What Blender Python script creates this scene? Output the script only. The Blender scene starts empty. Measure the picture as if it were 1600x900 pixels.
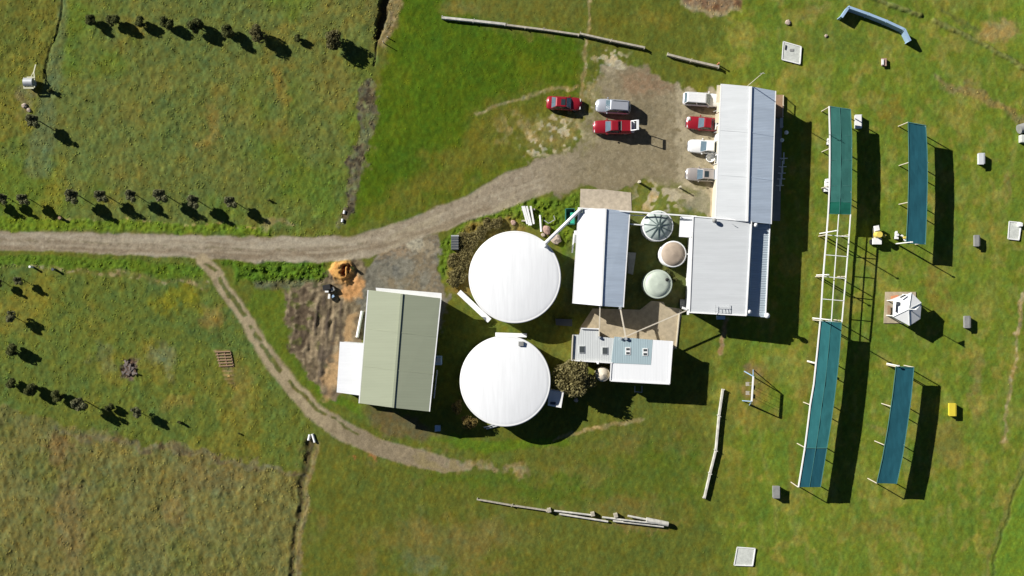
import bpy, bmesh, math, random
import numpy as np
from mathutils import Vector, Matrix
R = math.radians
random.seed(11)
rng = np.random.default_rng(7)

# ------------------------------------------------------------------ camera, sky, sun, exposure
scene = bpy.context.scene
COL = scene.collection
CAM_H = 118.0
cam_d = bpy.data.cameras.new('camera')
cam_d.sensor_width = 36
cam_d.lens = 36 * CAM_H / (1600 / 12.0)
cam_d.clip_end = 6000
cam = bpy.data.objects.new('camera', cam_d)
cam.location = (0, 0, CAM_H)
COL.objects.link(cam)
scene.camera = cam

SUN_EL, SUN_AZ = 28.0, 300.0
w = bpy.data.worlds.new('World'); scene.world = w; w.use_nodes = True
nt = w.node_tree
bg = nt.nodes['Background']
sky = nt.nodes.new('ShaderNodeTexSky'); sky.sky_type = 'NISHITA'; sky.sun_disc = False; sky.air_density = 0.45; sky.dust_density = 0.2; sky.ozone_density = 1.5; sky.altitude = 1500
sky.sun_elevation = R(SUN_EL); sky.sun_rotation = R(SUN_AZ)
nt.links.new(sky.outputs[0], bg.inputs[0]); bg.inputs[1].default_value = 0.05
sd = bpy.data.lights.new('sun', 'SUN'); sd.energy = 5.0; sd.angle = R(0.5); sd.color = (1.0, 0.965, 0.92)
sun = bpy.data.objects.new('sun', sd)
dh = 30.0      # shadows fall 30 degrees south of east
ldir = Vector((math.cos(R(dh)) * math.cos(R(SUN_EL)), -math.sin(R(dh)) * math.cos(R(SUN_EL)), -math.sin(R(SUN_EL))))
sun.rotation_euler = ldir.to_track_quat('-Z', 'Y').to_euler()
sun.location = (-60, 35, 60)
COL.objects.link(sun)
scene.view_settings.view_transform = 'Standard'
scene.view_settings.look = 'None'
scene.view_settings.exposure = 0.58
scene.view_settings.gamma = 1.0
GAIN = 1.22

# ------------------------------------------------------------------ helpers
def s2l(c):
    c = np.asarray(c, dtype=float) / 255.0
    return np.where(c <= 0.04045, c / 12.92, ((c + 0.055) / 1.055) ** 2.4)
def alb(r, g, b, k=1.0):
    a = s2l((r, g, b)) / GAIN * k
    return tuple(float(min(0.85, v)) for v in a)

def P(px, py, z=0.0):
    s = (CAM_H - z) / CAM_H / 12.0
    return Vector(((px - 800) * s, (450 - py) * s, z))

MATS = {}
def mat(name, col, rough=0.7, metal=0.0, spec=0.4, noise=0.12, nscale=1.2, stretch=None, bump=0.0, bscale=20,
        wave=None, wamp=0.0, alpha=None, coat=0.0):
    if name in MATS: return MATS[name]
    m = bpy.data.materials.new(name); m.use_nodes = True
    t = m.node_tree; b = t.nodes['Principled BSDF']
    b.inputs['Roughness'].default_value = rough
    b.inputs['Metallic'].default_value = metal
    b.inputs['Specular IOR Level'].default_value = spec
    if coat: b.inputs['Coat Weight'].default_value = coat; b.inputs['Coat Roughness'].default_value = 0.08
    tc = t.nodes.new('ShaderNodeTexCoord')
    mp = t.nodes.new('ShaderNodeMapping')
    t.links.new(tc.outputs['Object'], mp.inputs[0])
    if stretch: mp.inputs['Scale'].default_value = stretch
    n = t.nodes.new('ShaderNodeTexNoise'); n.inputs['Scale'].default_value = nscale; n.inputs['Detail'].default_value = 5
    n.inputs['Roughness'].default_value = 0.65
    t.links.new(mp.outputs[0], n.inputs['Vector'])
    r = t.nodes.new('ShaderNodeMapRange')
    r.inputs['From Min'].default_value = 0.3; r.inputs['From Max'].default_value = 0.7
    r.inputs['To Min'].default_value = 1 - noise; r.inputs['To Max'].default_value = 1 + noise * 0.6
    t.links.new(n.outputs[0], r.inputs[0])
    mx = t.nodes.new('ShaderNodeVectorMath'); mx.operation = 'SCALE'
    mx.inputs[0].default_value = col[:3]
    t.links.new(r.outputs[0], mx.inputs['Scale'])
    t.links.new(mx.outputs[0], b.inputs['Base Color'])
    hgt = None
    if wave:
        wv = t.nodes.new('ShaderNodeTexWave'); wv.wave_type = 'BANDS'; wv.bands_direction = wave[0]
        wv.inputs['Scale'].default_value = wave[1]; wv.inputs['Distortion'].default_value = 0
        t.links.new(tc.outputs['Object'], wv.inputs['Vector']); hgt = wv.outputs['Fac']
        bp = t.nodes.new('ShaderNodeBump'); bp.inputs['Strength'].default_value = wamp; bp.inputs['Distance'].default_value = 0.04
        t.links.new(hgt, bp.inputs['Height']); t.links.new(bp.outputs[0], b.inputs['Normal'])
    elif bump:
        n2 = t.nodes.new('ShaderNodeTexNoise'); n2.inputs['Scale'].default_value = bscale; n2.inputs['Detail'].default_value = 4
        t.links.new(tc.outputs['Object'], n2.inputs['Vector'])
        bp = t.nodes.new('ShaderNodeBump'); bp.inputs['Strength'].default_value = bump; bp.inputs['Distance'].default_value = 0.05
        t.links.new(n2.outputs[0], bp.inputs['Height']); t.links.new(bp.outputs[0], b.inputs['Normal'])
    if alpha is not None: b.inputs['Alpha'].default_value = alpha
    MATS[name] = m
    return m

ORG = {}
def tag(o, label=None, cat=None, group=None, kind=None):
    if label: o['label'] = label
    if cat: o['category'] = cat
    if group: o['group'] = group
    if kind: o['kind'] = kind
    return o
def thing(name, label, cat, loc, group=None):
    o = bpy.data.objects.new(name, None); o.empty_display_size = 0.5
    o.location = loc; COL.objects.link(o); ORG[o] = Vector(loc)
    return tag(o, label, cat, group)

class MB:
    def __init__(s): s.v = []; s.f = []; s.sm = []
    def add(s, vs, fs, smooth=False):
        k = len(s.v); s.v += [Vector(v) for v in vs]; s.f += [tuple(i + k for i in f) for f in fs]; s.sm += [smooth] * len(fs)
        return s
    def quad(s, a, b, c, d): return s.add([a, b, c, d], [(0, 1, 2, 3)])
    def prism(s, bot, top, smooth=False):
        n = len(bot)
        # make outward facing
        fs = [tuple(range(n - 1, -1, -1)), tuple(range(n, 2 * n))] + [(i, (i + 1) % n, n + (i + 1) % n, n + i) for i in range(n)]
        a = sum(bot[i][0] * bot[(i + 1) % n][1] - bot[(i + 1) % n][0] * bot[i][1] for i in range(n))
        if a < 0: fs = [tuple(reversed(f)) for f in fs]
        return s.add(list(bot) + list(top), fs, smooth)
    def slab(s, pts, th):        # polygon of 3-D points, thickened downwards
        pts = [Vector(p) for p in pts]
        return s.prism([p - Vector((0, 0, th)) for p in pts], pts)
    def box(s, c, size, rz=0.0, tilt=None):
        m = Matrix.Rotation(rz, 3, 'Z')
        if tilt is not None: m = m @ tilt
        hx, hy, hz = size[0] / 2, size[1] / 2, size[2] / 2
        vs = [Vector(c) + m @ Vector((x * hx, y * hy, z * hz)) for z in (-1, 1) for x, y in ((-1, -1), (1, -1), (1, 1), (-1, 1))]
        return s.add(vs, [(3, 2, 1, 0), (4, 5, 6, 7), (0, 1, 5, 4), (1, 2, 6, 5), (2, 3, 7, 6), (3, 0, 4, 7)])
    def bar(s, a, b, wd, ht=None):     # rectangular bar from a to b
        a, b = Vector(a), Vector(b); d = b - a; ht = ht or wd
        if d.length < 1e-6: return s
        dn = d.normalized()
        up = Vector((0, 0, 1)) if abs(dn.z) < 0.95 else Vector((1, 0, 0))
        r = dn.cross(up).normalized(); u = r.cross(dn)
        vs = []
        for p in (a, b):
            for x, y in ((-1, -1), (1, -1), (1, 1), (-1, 1)): vs.append(p + r * x * wd / 2 + u * y * ht / 2)
        return s.add(vs, [(0, 1, 2, 3), (7, 6, 5, 4), (0, 4, 5, 1), (1, 5, 6, 2), (2, 6, 7, 3), (3, 7, 4, 0)])
    def tube(s, a, b, r0, r1=None, n=10):
        a, b = Vector(a), Vector(b); r1 = r0 if r1 is None else r1
        dn = (b - a).normalized(); up = Vector((0, 0, 1)) if abs(dn.z) < 0.95 else Vector((1, 0, 0))
        r = dn.cross(up).normalized(); u = r.cross(dn); vs = []
        for p, q in ((a, r0), (b, r1)):
            for i in range(n):
                t = 2 * math.pi * i / n; vs.append(p + r * math.cos(t) * q + u * math.sin(t) * q)
        fs = [(i, n + i, n + (i + 1) % n, (i + 1) % n) for i in range(n)]
        s.add(vs, fs, True)
        s.add(vs[:n], [tuple(range(n))]); s.add(vs[n:], [tuple(range(n - 1, -1, -1))])
        return s
    def lathe(s, c, prof, n=48, smooth=True):       # prof: list of (r, z)
        c = Vector(c); vs = []; fs = []
        for r, z in prof:
            for i in range(n):
                t = 2 * math.pi * i / n; vs.append(c + Vector((r * math.cos(t), r * math.sin(t), z)))
        for j in range(len(prof) - 1):
            for i in range(n): fs.append((j * n + i, j * n + (i + 1) % n, (j + 1) * n + (i + 1) % n, (j + 1) * n + i))
        fs.append(tuple((len(prof) - 1) * n + i for i in range(n)))
        return s.add(vs, fs, smooth)
    def build(s, name, m, parent=None, org=None, bevel=0.0, autosmooth=True):
        o0 = Vector((0, 0, 0))
        if parent is not None: o0 = ORG[parent]
        elif org is not None: o0 = Vector(org)
        me = bpy.data.meshes.new(name)
        me.from_pydata([tuple(v - o0) for v in s.v], [], s.f)
        me.polygons.foreach_set('use_smooth', s.sm)
        if bevel:
            bm = bmesh.new(); bm.from_mesh(me)
            bmesh.ops.remove_doubles(bm, verts=bm.verts, dist=1e-4)
            ed = [e for e in bm.edges if len(e.link_faces) == 2 and e.calc_face_angle(0) > 0.5]
            bmesh.ops.bevel(bm, geom=ed, offset=bevel, segments=2, profile=0.6, affect='EDGES', clamp_overlap=True)
            bm.to_mesh(me); bm.free()
        me.update()
        me.materials.append(m)
        o = bpy.data.objects.new(name, me); COL.objects.link(o)
        if parent is not None: o.parent = parent; ORG[o] = ORG[parent]
        else: o.location = o0; ORG[o] = o0
        return o

def copy_tree(o, parent=None):
    c = o.copy(); COL.objects.link(c); c.parent = parent
    for ch in list(o.children): copy_tree(ch, c)
    return c

# ------------------------------------------------------------------ ground painted as soil and grass colours on a fine relief
ST = 1.5
gx = np.arange(-72, 1672.1, ST); gy = np.arange(-72, 972.1, ST)
W_, H_ = len(gx), len(gy)
X, Y = np.meshgrid(gx, gy)
X = X.astype(np.float32); Y = Y.astype(np.float32)
fx = np.fft.fftfreq(W_)[None, :]; fy = np.fft.fftfreq(H_)[:, None]
def nz(scale, stretch=1.0, ang=0.0):          # smooth noise, feature size in px, ~N(0,1)
    a = rng.standard_normal((H_, W_))
    s = scale / ST / 2.5
    u = fx * math.cos(ang) + fy * math.sin(ang); v = -fx * math.sin(ang) + fy * math.cos(ang)
    f = np.exp(-2 * (math.pi * s) ** 2 * ((u * stretch) ** 2 + (v) ** 2))
    n = np.fft.ifft2(np.fft.fft2(a) * f).real
    return (n / n.std()).astype(np.float32)
def fbm(scale, octs=4, g=0.6):
    o = 0; amp = 1; tot = 0
    for i in range(octs):
        o = o + amp * nz(scale / 2 ** i); tot += amp * amp; amp *= g
    return o / math.sqrt(tot)
def sst(a, b, x):
    t = np.clip((x - a) / (b - a), 0, 1); return t * t * (3 - 2 * t)
w1, w2 = fbm(26, 4, 0.65), fbm(26, 4, 0.65)
def warp(a): return X + w1 * a, Y + w2 * a
def ribbon(pts, soft=2.0, wrp=2.0):          # pts (x, y, halfwidth) -> mask
    XX, YY = warp(wrp)
    best = np.full(X.shape, 1e9, np.float32)
    for (x0, y0, r0), (x1, y1, r1) in zip(pts[:-1], pts[1:]):
        dx, dy = x1 - x0, y1 - y0
        t = np.clip(((XX - x0) * dx + (YY - y0) * dy) / (dx * dx + dy * dy), 0, 1)
        d = np.hypot(XX - x0 - t * dx, YY - y0 - t * dy) - (r0 + (r1 - r0) * t)
        best = np.minimum(best, d)
    return sst(soft, -soft, best)
def poly(pts, soft=2.0, wrp=2.0):
    XX, YY = warp(wrp)
    ins = np.zeros(X.shape, bool); best = np.full(X.shape, 1e9, np.float32)
    n = len(pts)
    for i in range(n):
        x0, y0 = pts[i]; x1, y1 = pts[(i + 1) % n]
        dx, dy = x1 - x0, y1 - y0
        t = np.clip(((XX - x0) * dx + (YY - y0) * dy) / (dx * dx + dy * dy + 1e-9), 0, 1)
        best = np.minimum(best, np.hypot(XX - x0 - t * dx, YY - y0 - t * dy))
        if dy != 0:
            c = ((y0 > YY) != (y1 > YY)) & (XX < dx * (YY - y0) / dy + x0); ins ^= c
    d = np.where(ins, -best, best)
    return sst(soft, -soft, d)
def blob(x, y, rx, ry=None, soft=0.4, wrp=4.0, ang=0.0):
    ry = ry or rx; XX, YY = warp(wrp)
    dx, dy = XX - x, YY - y; c, s = math.cos(ang), math.sin(ang)
    return sst(1 + soft, 1 - soft, np.hypot((dx * c + dy * s) / rx, (-dx * s + dy * c) / ry))
C = np.zeros((H_, W_, 3), np.float32)
def paint(mask, c, k=1.0):
    m = (np.clip(mask, 0, 1) * k)[..., None]
    C[:] = C * (1 - m) + np.array(alb(*c), np.float32) * m

N60, N140, N25, N10, N5 = fbm(60, 4), fbm(140, 4), fbm(25, 3), nz(10), nz(5)
NV = nz(9, 3.0, math.pi / 2)                    # streaks that run north-south
# base colours by paddock
left = poly([(-90, -90), (612, -90), (590, 60), (583, 130), (575, 240), (540, 345), (520, 372), (-90, 358)], 4)
leftS = poly([(-90, 395), (300, 405), (335, 440), (400, 540), (490, 655), (485, 735), (300, 708), (150, 668), (-90, 618)], 4)
brownF = poly([(-90, 620), (150, 672), (300, 712), (480, 748), (455, 990), (-90, 990)], 4, 6)
lush = poly([(615, -90), (600, 70), (595, 150), (575, 250), (548, 350), (640, 340), (760, 285), (880, 225), (900, 160), (910, 60), (690, 30), (690, -90)], 8, 6)
paint(np.ones_like(X), (98, 106, 38))
paint(sst(-.5, 1.5, N140), (110, 108, 46), .5)
paint(left, (99, 108, 50)); paint(left * sst(0, 1.8, N60), (116, 112, 50), .7); paint(left * sst(0, 1.8, -N60), (92, 106, 50), .6)
paint(left * sst(.2, 1.8, -N140), (92, 112, 34), .8)
paint(leftS, (97, 108, 42)); paint(leftS * sst(.1, 1.7, N60), (124, 116, 44), .6); paint(leftS * sst(.1, 1.7, -N60), (84, 104, 48), .6)
paint(brownF, (108, 106, 56)); paint(brownF * sst(0, 1.5, N60), (114, 110, 58), .7); paint(brownF * sst(.2, 1.8, -N60), (98, 104, 48), .6)
paint(lush, (80, 104, 18)); paint(lush * sst(.2, 1.8, N60), (98, 112, 24), .5); paint(lush * sst(.2, 1.8, -N60), (70, 98, 22), .5)
paint(lush * poly([(780, 150), (900, 140), (930, 235), (800, 262), (640, 335), (560, 352)], 25, 8), (112, 110, 40), .8)
right = sst(1080, 1180, X + N25 * 15)
paint(right, (92, 106, 32)); paint(right * sst(.3, 1.8, N60), (116, 116, 50), .6); paint(right * sst(.2, 1.8, -N60), (80, 100, 30), .6)
paint(right * sst(.3, 1.8, NV), (124, 120, 56), .4); paint(right * sst(.3, 1.8, nz(14, 4.0, R(82))), (84, 104, 30), .4); paint(right * sst(.5, 1.6, N25), (126, 120, 58), .45)
botc = poly([(500, 700), (700, 745), (1090, 640), (1100, 990), (450, 990)], 30, 8)
paint(botc, (98, 104, 38), .8); paint(botc * sst(0.1, 1.6, N60), (118, 110, 54), .6)
paint(poly([(640, 740), (830, 745), (1100, 680), (1090, 790), (800, 775), (690, 760)], 15, 8), (80, 106, 26), .6)
beyond = poly([(1625, 600), (1600, 745), (1568, 830), (1545, 900), (1530, 990), (1700, 990), (1700, 600)], 4, 2)
paint(beyond, (92, 114, 32))
paint(sst(1540, 1600, X - (Y) * .3) * sst(150, 60, Y), (102, 124, 36), .5)
nw = poly([(-90, -90), (108, -90), (100, 0), (83, 60), (66, 130), (60, 200), (-90, 260)], 3, 2)
paint(nw, (106, 108, 42)); paint(nw * sst(0, 1.5, -N25), (94, 102, 38), .6)
paint(ribbon([(112, -60, 7), (90, 70, 8), (76, 150, 14), (60, 260, 20)], 6), (98, 110, 68), .7)
paint(ribbon([(94, 250, 9), (90, 290, 12), (70, 340, 14), (80, 420, 14), (60, 460, 14), (72, 530, 8)], 8), (126, 122, 42), .6)
verge = ribbon([(-60, 346, 9), (150, 352, 9), (420, 362, 7)], 3); paint(verge, (98, 122, 28), .8)
verge2 = ribbon([(-60, 404, 8), (150, 412, 10), (310, 425, 10)], 3); paint(verge2, (84, 112, 26), .8)
wedge = poly([(345, 408), (510, 408), (512, 438), (490, 450), (400, 450), (372, 440)], 3, 3); paint(wedge, (78, 108, 26), .9)
paint(poly([(395, 452), (450, 455), (452, 520), (480, 575), (520, 640), (470, 600), (420, 540), (385, 480)], 6), (88, 110, 28), .7)
paint(ribbon([(400, 446, 6), (510, 444, 7)], 4), (104, 100, 74), .8)
paint(poly([(683, 372), (760, 325), (840, 312), (905, 300), (905, 400), (880, 410), (870, 370), (805, 355), (735, 400), (712, 450), (688, 430)], 3, 3), (94, 116, 30), .9)
paint(poly([(705, 395), (735, 350), (800, 335), (830, 360), (740, 400), (730, 470), (700, 450)], 5, 3), (128, 108, 56), .8)
paint(ribbon([(500, 610, 7), (560, 640, 9), (640, 675, 9), (760, 700, 10), (880, 690, 8)], 4), (88, 116, 26), .8)
paint(blob(630, 665, 60, 16, ang=.35), (104, 88, 62), .8)
C *= (1 +  .06 * left + .04 * leftS + .0 * nw + .42 * right * (1 - .3 * sst(60, -20, Y)) - .06 * lush + .1 * brownF)[..., None]
# dry and bare patches
for (x, y, rx, ry, c, k) in [(1560, 45, 28, 16, (158, 138, 84), .8), (1500, 135, 22, 8, (140, 128, 74), .6), (860, 205, 42, 22, (140, 128, 70), .7),
        (900, 175, 25, 10, (134, 122, 60), .5), (440, 130, 14, 30, (130, 114, 48), .7), (330, 200, 12, 40, (134, 118, 56), .7), (275, 470, 40, 16, (124, 122, 30), .8),
        (330, 495, 22, 20, (138, 120, 62), .7), (275, 625, 20, 14, (134, 124, 58), .6), (380, 610, 16, 50, (128, 116, 54), .6), (430, 350, 16, 10, (144, 132, 84), .7),
        (455, 355, 10, 6, (150, 138, 92), .7), (1578, 290, 8, 26, (138, 124, 66), .6), (1480, 700, 30, 40, (124, 116, 56), .6), (1370, 820, 40, 14, (128, 118, 58), .5),
        (1340, 820, 30, 30, (116, 116, 44), .5), (1400, 180, 14, 30, (128, 112, 44), .6), (1460, 450, 10, 40, (130, 112, 50), .5), (1530, 600, 8, 40, (128, 116, 62), .6),
        (1290, 545, 16, 70, (116, 112, 40), .5), (1375, 680, 18, 12, (138, 122, 62), .6), (1125, 130, 40, 14, (116, 116, 30), .5), (595, 30, 20, 60, (118, 108, 58), .4),
        (700, 840, 120, 26, (122, 112, 58), .5), (660, 880, 30, 18, (116, 122, 84), .4), (1180, 605, 26, 30, (128, 114, 52), .6), (1210, 660, 40, 10, (126, 114, 50), .4),
        (570, 712, 10, 6, (160, 112, 66), .8), (250, 560, 22, 20, (120, 124, 82), .7), (160, 560, 12, 20, (112, 120, 74), .5), (90, 700, 16, 22, (122, 102, 62), .7),
        (105, 810, 24, 90, (122, 108, 66), .6), (330, 745, 60, 30, (122, 108, 62), .6), (270, 800, 20, 14, (130, 114, 70), .5), (720, 15, 30, 14, (126, 118, 58), .5),
        (1010, 30, 40, 16, (122, 116, 46), .5), (1275, 10, 26, 8, (132, 126, 66), .6), (1160, 640, 30, 22, (120, 114, 44), .5), (1150, 760, 26, 40, (116, 114, 38), .5),
        (40, 160, 14, 20, (128, 120, 80), .7), (1300, 60, 80, 20, (100, 108, 42), .4), (900, 740, 60, 16, (120, 112, 54), .5), (1000, 820, 60, 6, (128, 110, 60), .6)]:
    paint(blob(x, y, rx, ry, .5, 7), c, k)
paint(ribbon([(1263, 180, 5), (1266, 300, 7), (1250, 500, 6)], 4), (112, 108, 42), .6)
paint(ribbon([(1285, 360, 6), (1272, 520, 6), (1250, 640, 7), (1235, 760, 6)], 5), (126, 112, 46), .5)
paint(ribbon([(1318, 335, 5), (1308, 500, 4)], 3), (96, 96, 56), .4)
# barren strips, ditches
mud = ribbon([(583, 128, 5), (582, 150, 12), (574, 185, 13), (562, 240, 12), (555, 290, 11), (540, 325, 8), (534, 345, 7)], 3, 5)
paint(mud * sst(-1.6, -.4, N10), (100, 94, 70)); paint(mud * sst(.0, 1, N5 + N10 * .4), (62, 56, 44), .85); paint(mud * sst(.2, 1.0, -N10), (112, 106, 74), .6); paint(mud * sst(.6, 1.2, N25), (112, 120, 80), .9)
ditchN = ribbon([(610, -75, 7), (603, 0, 6), (594, 40, 6), (588, 58, 4)], 2, 1.5)
bankN = ribbon([(628, -75, 12), (618, 10, 12), (606, 45, 11), (598, 66, 7)], 4, 3)
paint(bankN, (136, 120, 82), .8); paint(bankN * sst(.2, 1.2, N5), (158, 142, 104), .6); paint(ditchN, (62, 54, 38), .9)
lineN = ribbon([(590, 60, 1.2), (584, 102, 1.2)], 1, .5); paint(lineN, (60, 58, 34))
ditchS = ribbon([(487, 690, 5), (481, 715, 5), (470, 775, 4), (461, 840, 3.5), (452, 985, 4)], 4, 1.6)
bankS = ribbon([(497, 690, 3), (490, 720, 3.5), (479, 775, 3.5), (470, 840, 3.5), (461, 985, 4)], 2.5, 2)
paint(ribbon([(487, 690, 9), (478, 730, 10), (465, 810, 9), (454, 985, 9)], 6, 5) * sst(-1, 1, N10), (110, 104, 60), .5); paint(bankS, (138, 126, 84), .8); paint(ditchS, (84, 76, 48), .85); paint(ditchS * sst(.1, 1, N5), (58, 50, 34), .7); 
lineR = ribbon([(1612, 690, 1.8), (1600, 735, 2), (1572, 815, 2), (1556, 870, 1.8), (1540, 960, 1.8)], 1.3, 2)
paint(ribbon([(1606, 690, 3), (1593, 735, 3), (1565, 815, 3), (1548, 870, 3), (1532, 960, 3)], 2, 2), (126, 122, 60), .6)
paint(lineR, (84, 92, 42), .6)
lineNW = ribbon([(103, -60, 1.3), (97, 20, 1.3), (80, 70, 1.5), (68, 125, 1.5)], 1.2, 1.2); paint(lineNW, (66, 72, 34), .8)
ridge1 = ribbon([(1340, -12, 3.5), (1385, 5, 3.5), (1436, 24, 3)], 2, 1); ridge2 = ribbon([(1458, 33, 3.5), (1530, 66, 3.5), (1672, 146, 3.5)], 2, 1)
paint(np.maximum(ridge1, ridge2), (118, 122, 66), .8)
scar = ribbon([(1462, 122, 3), (1510, 145, 7), (1560, 165, 7), (1600, 190, 5)], 4, 3); paint(scar, (136, 120, 72), .8)
paint(ribbon([(1470, 15, 3), (1495, 38, 4), (1525, 42, 5)], 4, 4), (84, 92, 50), .6)
farN = poly([(1050, -80), (1160, -80), (1158, 18), (1120, 22), (1080, 8), (1060, -6)], 3, 4)
paint(farN, (142, 118, 90), .9); paint(farN * sst(.3, 1.2, N10), (110, 84, 62), .8)
paint(ribbon([(1070, 5, 3), (1120, 20, 4), (1155, 16, 4)], 3, 3), (156, 146, 104), .8)
dots = sst(.5, 1.3, N5 + N10 * .5)
paint(ribbon([(100, 341, 2.5), (250, 347, 2.5), (420, 358, 2.5)], 2, 2) * dots, (158, 148, 90), .8)
tl = ribbon([(-20, 412, 2), (60, 418, 2), (180, 430, 3), (280, 440, 3), (325, 446, 5)], 2.5, 2); paint(tl * dots, (160, 148, 104), .9); paint(tl, (122, 112, 66), .3)
hedgeline = ribbon([(90, 672, 3), (170, 690, 5), (250, 702, 6), (340, 712, 6), (478, 748, 4)], 4, 5); paint(hedgeline, (120, 112, 76), .8)
paint(hedgeline * sst(.4, 1.1, N10), (84, 76, 56), .6)
for pts in ([(748, 178, 2.5), (800, 158, 2.2), (850, 143, 2.2), (902, 134, 2.5)], [(918, -60, 2), (919, 20, 2), (917, 60, 2), (913, 110, 3), (911, 180, 4)],
            [(1136, 500, 3), (1133, 525, 4), (1128, 548, 4)], [(1000, 655, 3), (930, 668, 3), (860, 690, 2)], [(1592, 500, 2), (1580, 600, 3), (1568, 690, 3)],
            [(1600, 460, 4), (1590, 520, 4)]):
    mm = ribbon(pts, 2, 2); paint(mm, (158, 140, 92), .65); paint(mm * dots, (178, 164, 122), .6)
paint(ribbon([(1136, 500, 2), (1133, 525, 3), (1128, 548, 3)], 2, 2), (150, 118, 86), .6)
# the gravel
road = ribbon([(-90, 373, 15), (0, 375, 14.5), (100, 378, 15), (200, 382, 16), (300, 386, 17), (400, 390, 19), (500, 389, 19), (560, 386, 19), (610, 372, 18), (670, 348, 17),
               (740, 322, 20), (800, 295, 26), (860, 272, 26), (920, 258, 34)], 2.6, 1.0)
park = poly([(800, 270), (868, 240), (905, 232), (915, 205), (932, 150), (938, 112), (960, 98), (1000, 100), (1020, 104), (1038, 124), (1060, 138), (1128, 143), (1128, 345),
             (1110, 338), (1075, 322), (1045, 300), (1005, 283), (985, 292), (908, 293), (850, 302), (800, 320)], 3, 4)
trk_pts = [(316, 405, 10), (335, 425, 10), (362, 465, 10), (388, 508, 10), (418, 556, 11), (455, 605, 12), (490, 640, 14), (525, 668, 14), (580, 694, 14), (640, 713, 13), (690, 726, 11), (735, 731, 3)]
track = sst(-.6, .6, N10 * .5 + (740 - X) / 40) * ribbon(trk_pts, 3, 1.1)
trk_mid = ribbon([(322, 412, 1.5), (338, 425, 3.2), (364, 465, 3.8), (390, 508, 3.8), (420, 556, 3.6), (458, 605, 3), (505, 645, 2.5), (560, 680, 1.5)], 1.6, 1.2) * sst(-1.3, -.2, N10)
yard = poly([(600, 385), (682, 362), (684, 420), (706, 465), (690, 520), (575, 520), (556, 470), (575, 420)], 3, 4)
dirt = poly([(438, 455), (500, 445), (545, 405), (580, 410), (575, 520), (560, 560), (527, 625), (505, 612), (475, 585), (455, 550), (448, 500)], 4, 5)
paint(dirt, (126, 112, 88)); paint(dirt * blob(478, 500, 26, 40, .7, 10), (92, 78, 62), .85); paint(dirt * blob(480, 570, 18, 30, .7, 10), (106, 92, 70), .7); paint(dirt * sst(.5, 1.3, N10) * sst(540, 480, X), (98, 104, 48), .7)
paint(dirt * sst(.7, 1.4, N5), (164, 148, 118), .5); paint(dirt * sst(.7, 1.4, -N5), (80, 68, 54), .55)
streak = nz(5, 6.0, math.pi / 2 + .1)
paint(dirt * blob(508, 520, 22, 80, .4, 8) * sst(0, 1.2, streak), (86, 76, 66), .8)
paint(dirt * blob(508, 520, 22, 80, .4, 8) * sst(0.2, 1.4, -streak), (160, 142, 112), .7)
paint(ribbon([(540, 432, 12), (546, 470, 13), (545, 510, 11), (530, 560, 12), (512, 610, 9)], 7, 5) * sst(-1.4, .2, N10), (186, 152, 108), .8)
paint(yard, (128, 124, 108)); paint(yard * sst(0, 1.3, N25), (112, 112, 104), .7); paint(yard * blob(620, 395, 36, 12), (160, 138, 108), .7)
paint(yard * blob(575, 470, 16, 60), (116, 112, 98), .8)
ls = yard * blob(658, 388, 20, 11, .3, 6); paint(ls, (188, 180, 154), .8)
paint(yard * sst(.2, 1.4, fbm(40, 3)) , (140, 122, 92), .6); paint(park, (142, 130, 102)); paint(park * sst(.2, 1.4, N25), (154, 142, 112), .6); paint(blob(850, 210, 60, 26, .6, 10) * sst(-.4, 1, N10 + N25 * .5), (158, 146, 100), .6); paint(blob(930, 200, 30, 40, .6, 8) * sst(-.4, 1, N10), (148, 136, 96), .5); paint(park * blob(1010, 130, 34, 22), (150, 124, 96), .8)
paint(park * sst(1052, 1062, X + N10 * 2), (182, 170, 140), .95); paint(park * sst(1052, 1062, X) * sst(.3, 1.3, N10 + N25 * .4) * sst(270, 290, Y), (128, 124, 82), .8)
paint(park * ribbon([(1058, 140, 2.5), (1059, 300, 2.5)], 2, 3) * dots, (112, 100, 70), .8)
paint(blob(1030, 305, 30, 16, .4, 5) * (1 - sst(.2, 1.2, N10)), (118, 124, 52), .8)
paint(park * blob(1100, 165, 40, 12), (178, 166, 138), .6)
paint(blob(965, 104, 18, 9, .3, 6), (190, 182, 156), .9); paint(blob(950, 120, 14, 10, .3, 6), (182, 170, 142), .6); paint(blob(935, 150, 14, 14, .3, 6), (168, 156, 116), .6)
paint(park * poly([(905, 230), (935, 110), (945, 150), (925, 240)], 8, 5), (128, 124, 78), .8)
roadc = road * sst(935, 800, X); paint(park * sst(.1, 1.3, fbm(34, 4, .75)), (128, 119, 93), .5); paint(park * sst(.2, 1.4, fbm(28, 4, .75)), (154, 143, 115), .5)
paint(park * sst(.7, 1.5, nz(4)), (168, 158, 132), .3); paint(park * sst(.8, 1.5, nz(3.5)), (108, 99, 77), .3)
paint(blob(1045, 305, 48, 20, .5, 6) * sst(.1, .7, N10 + N5 * .5), (184, 174, 146), .8); paint(blob(1045, 305, 48, 22, .5, 6) * sst(.3, .9, -N10), (106, 112, 48), .75)
paint(blob(1095, 320, 22, 18, .4, 4), (128, 126, 104), .7)
paint(yard * sst(.3, 1.3, nz(4)), (148, 144, 128), .5); paint(yard * sst(.4, 1.3, nz(3.4)), (92, 90, 80), .5)
for (x, y, w_) in ((962, 100, 24), (945, 125, 16), (880, 205, 40), (850, 225, 30), (915, 165, 16)): paint(blob(x, y, w_, w_ * .55, .6, 9) * sst(.2, .8, N5 + N10 * .6), (186, 176, 140), .8)
paint(blob(1172, 606, 16, 30, .5, 5) * sst(-.8, .6, N10), (142, 120, 76), .75); paint(blob(1166, 578, 8, 8, .5, 3), (120, 104, 70), .7)
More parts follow.
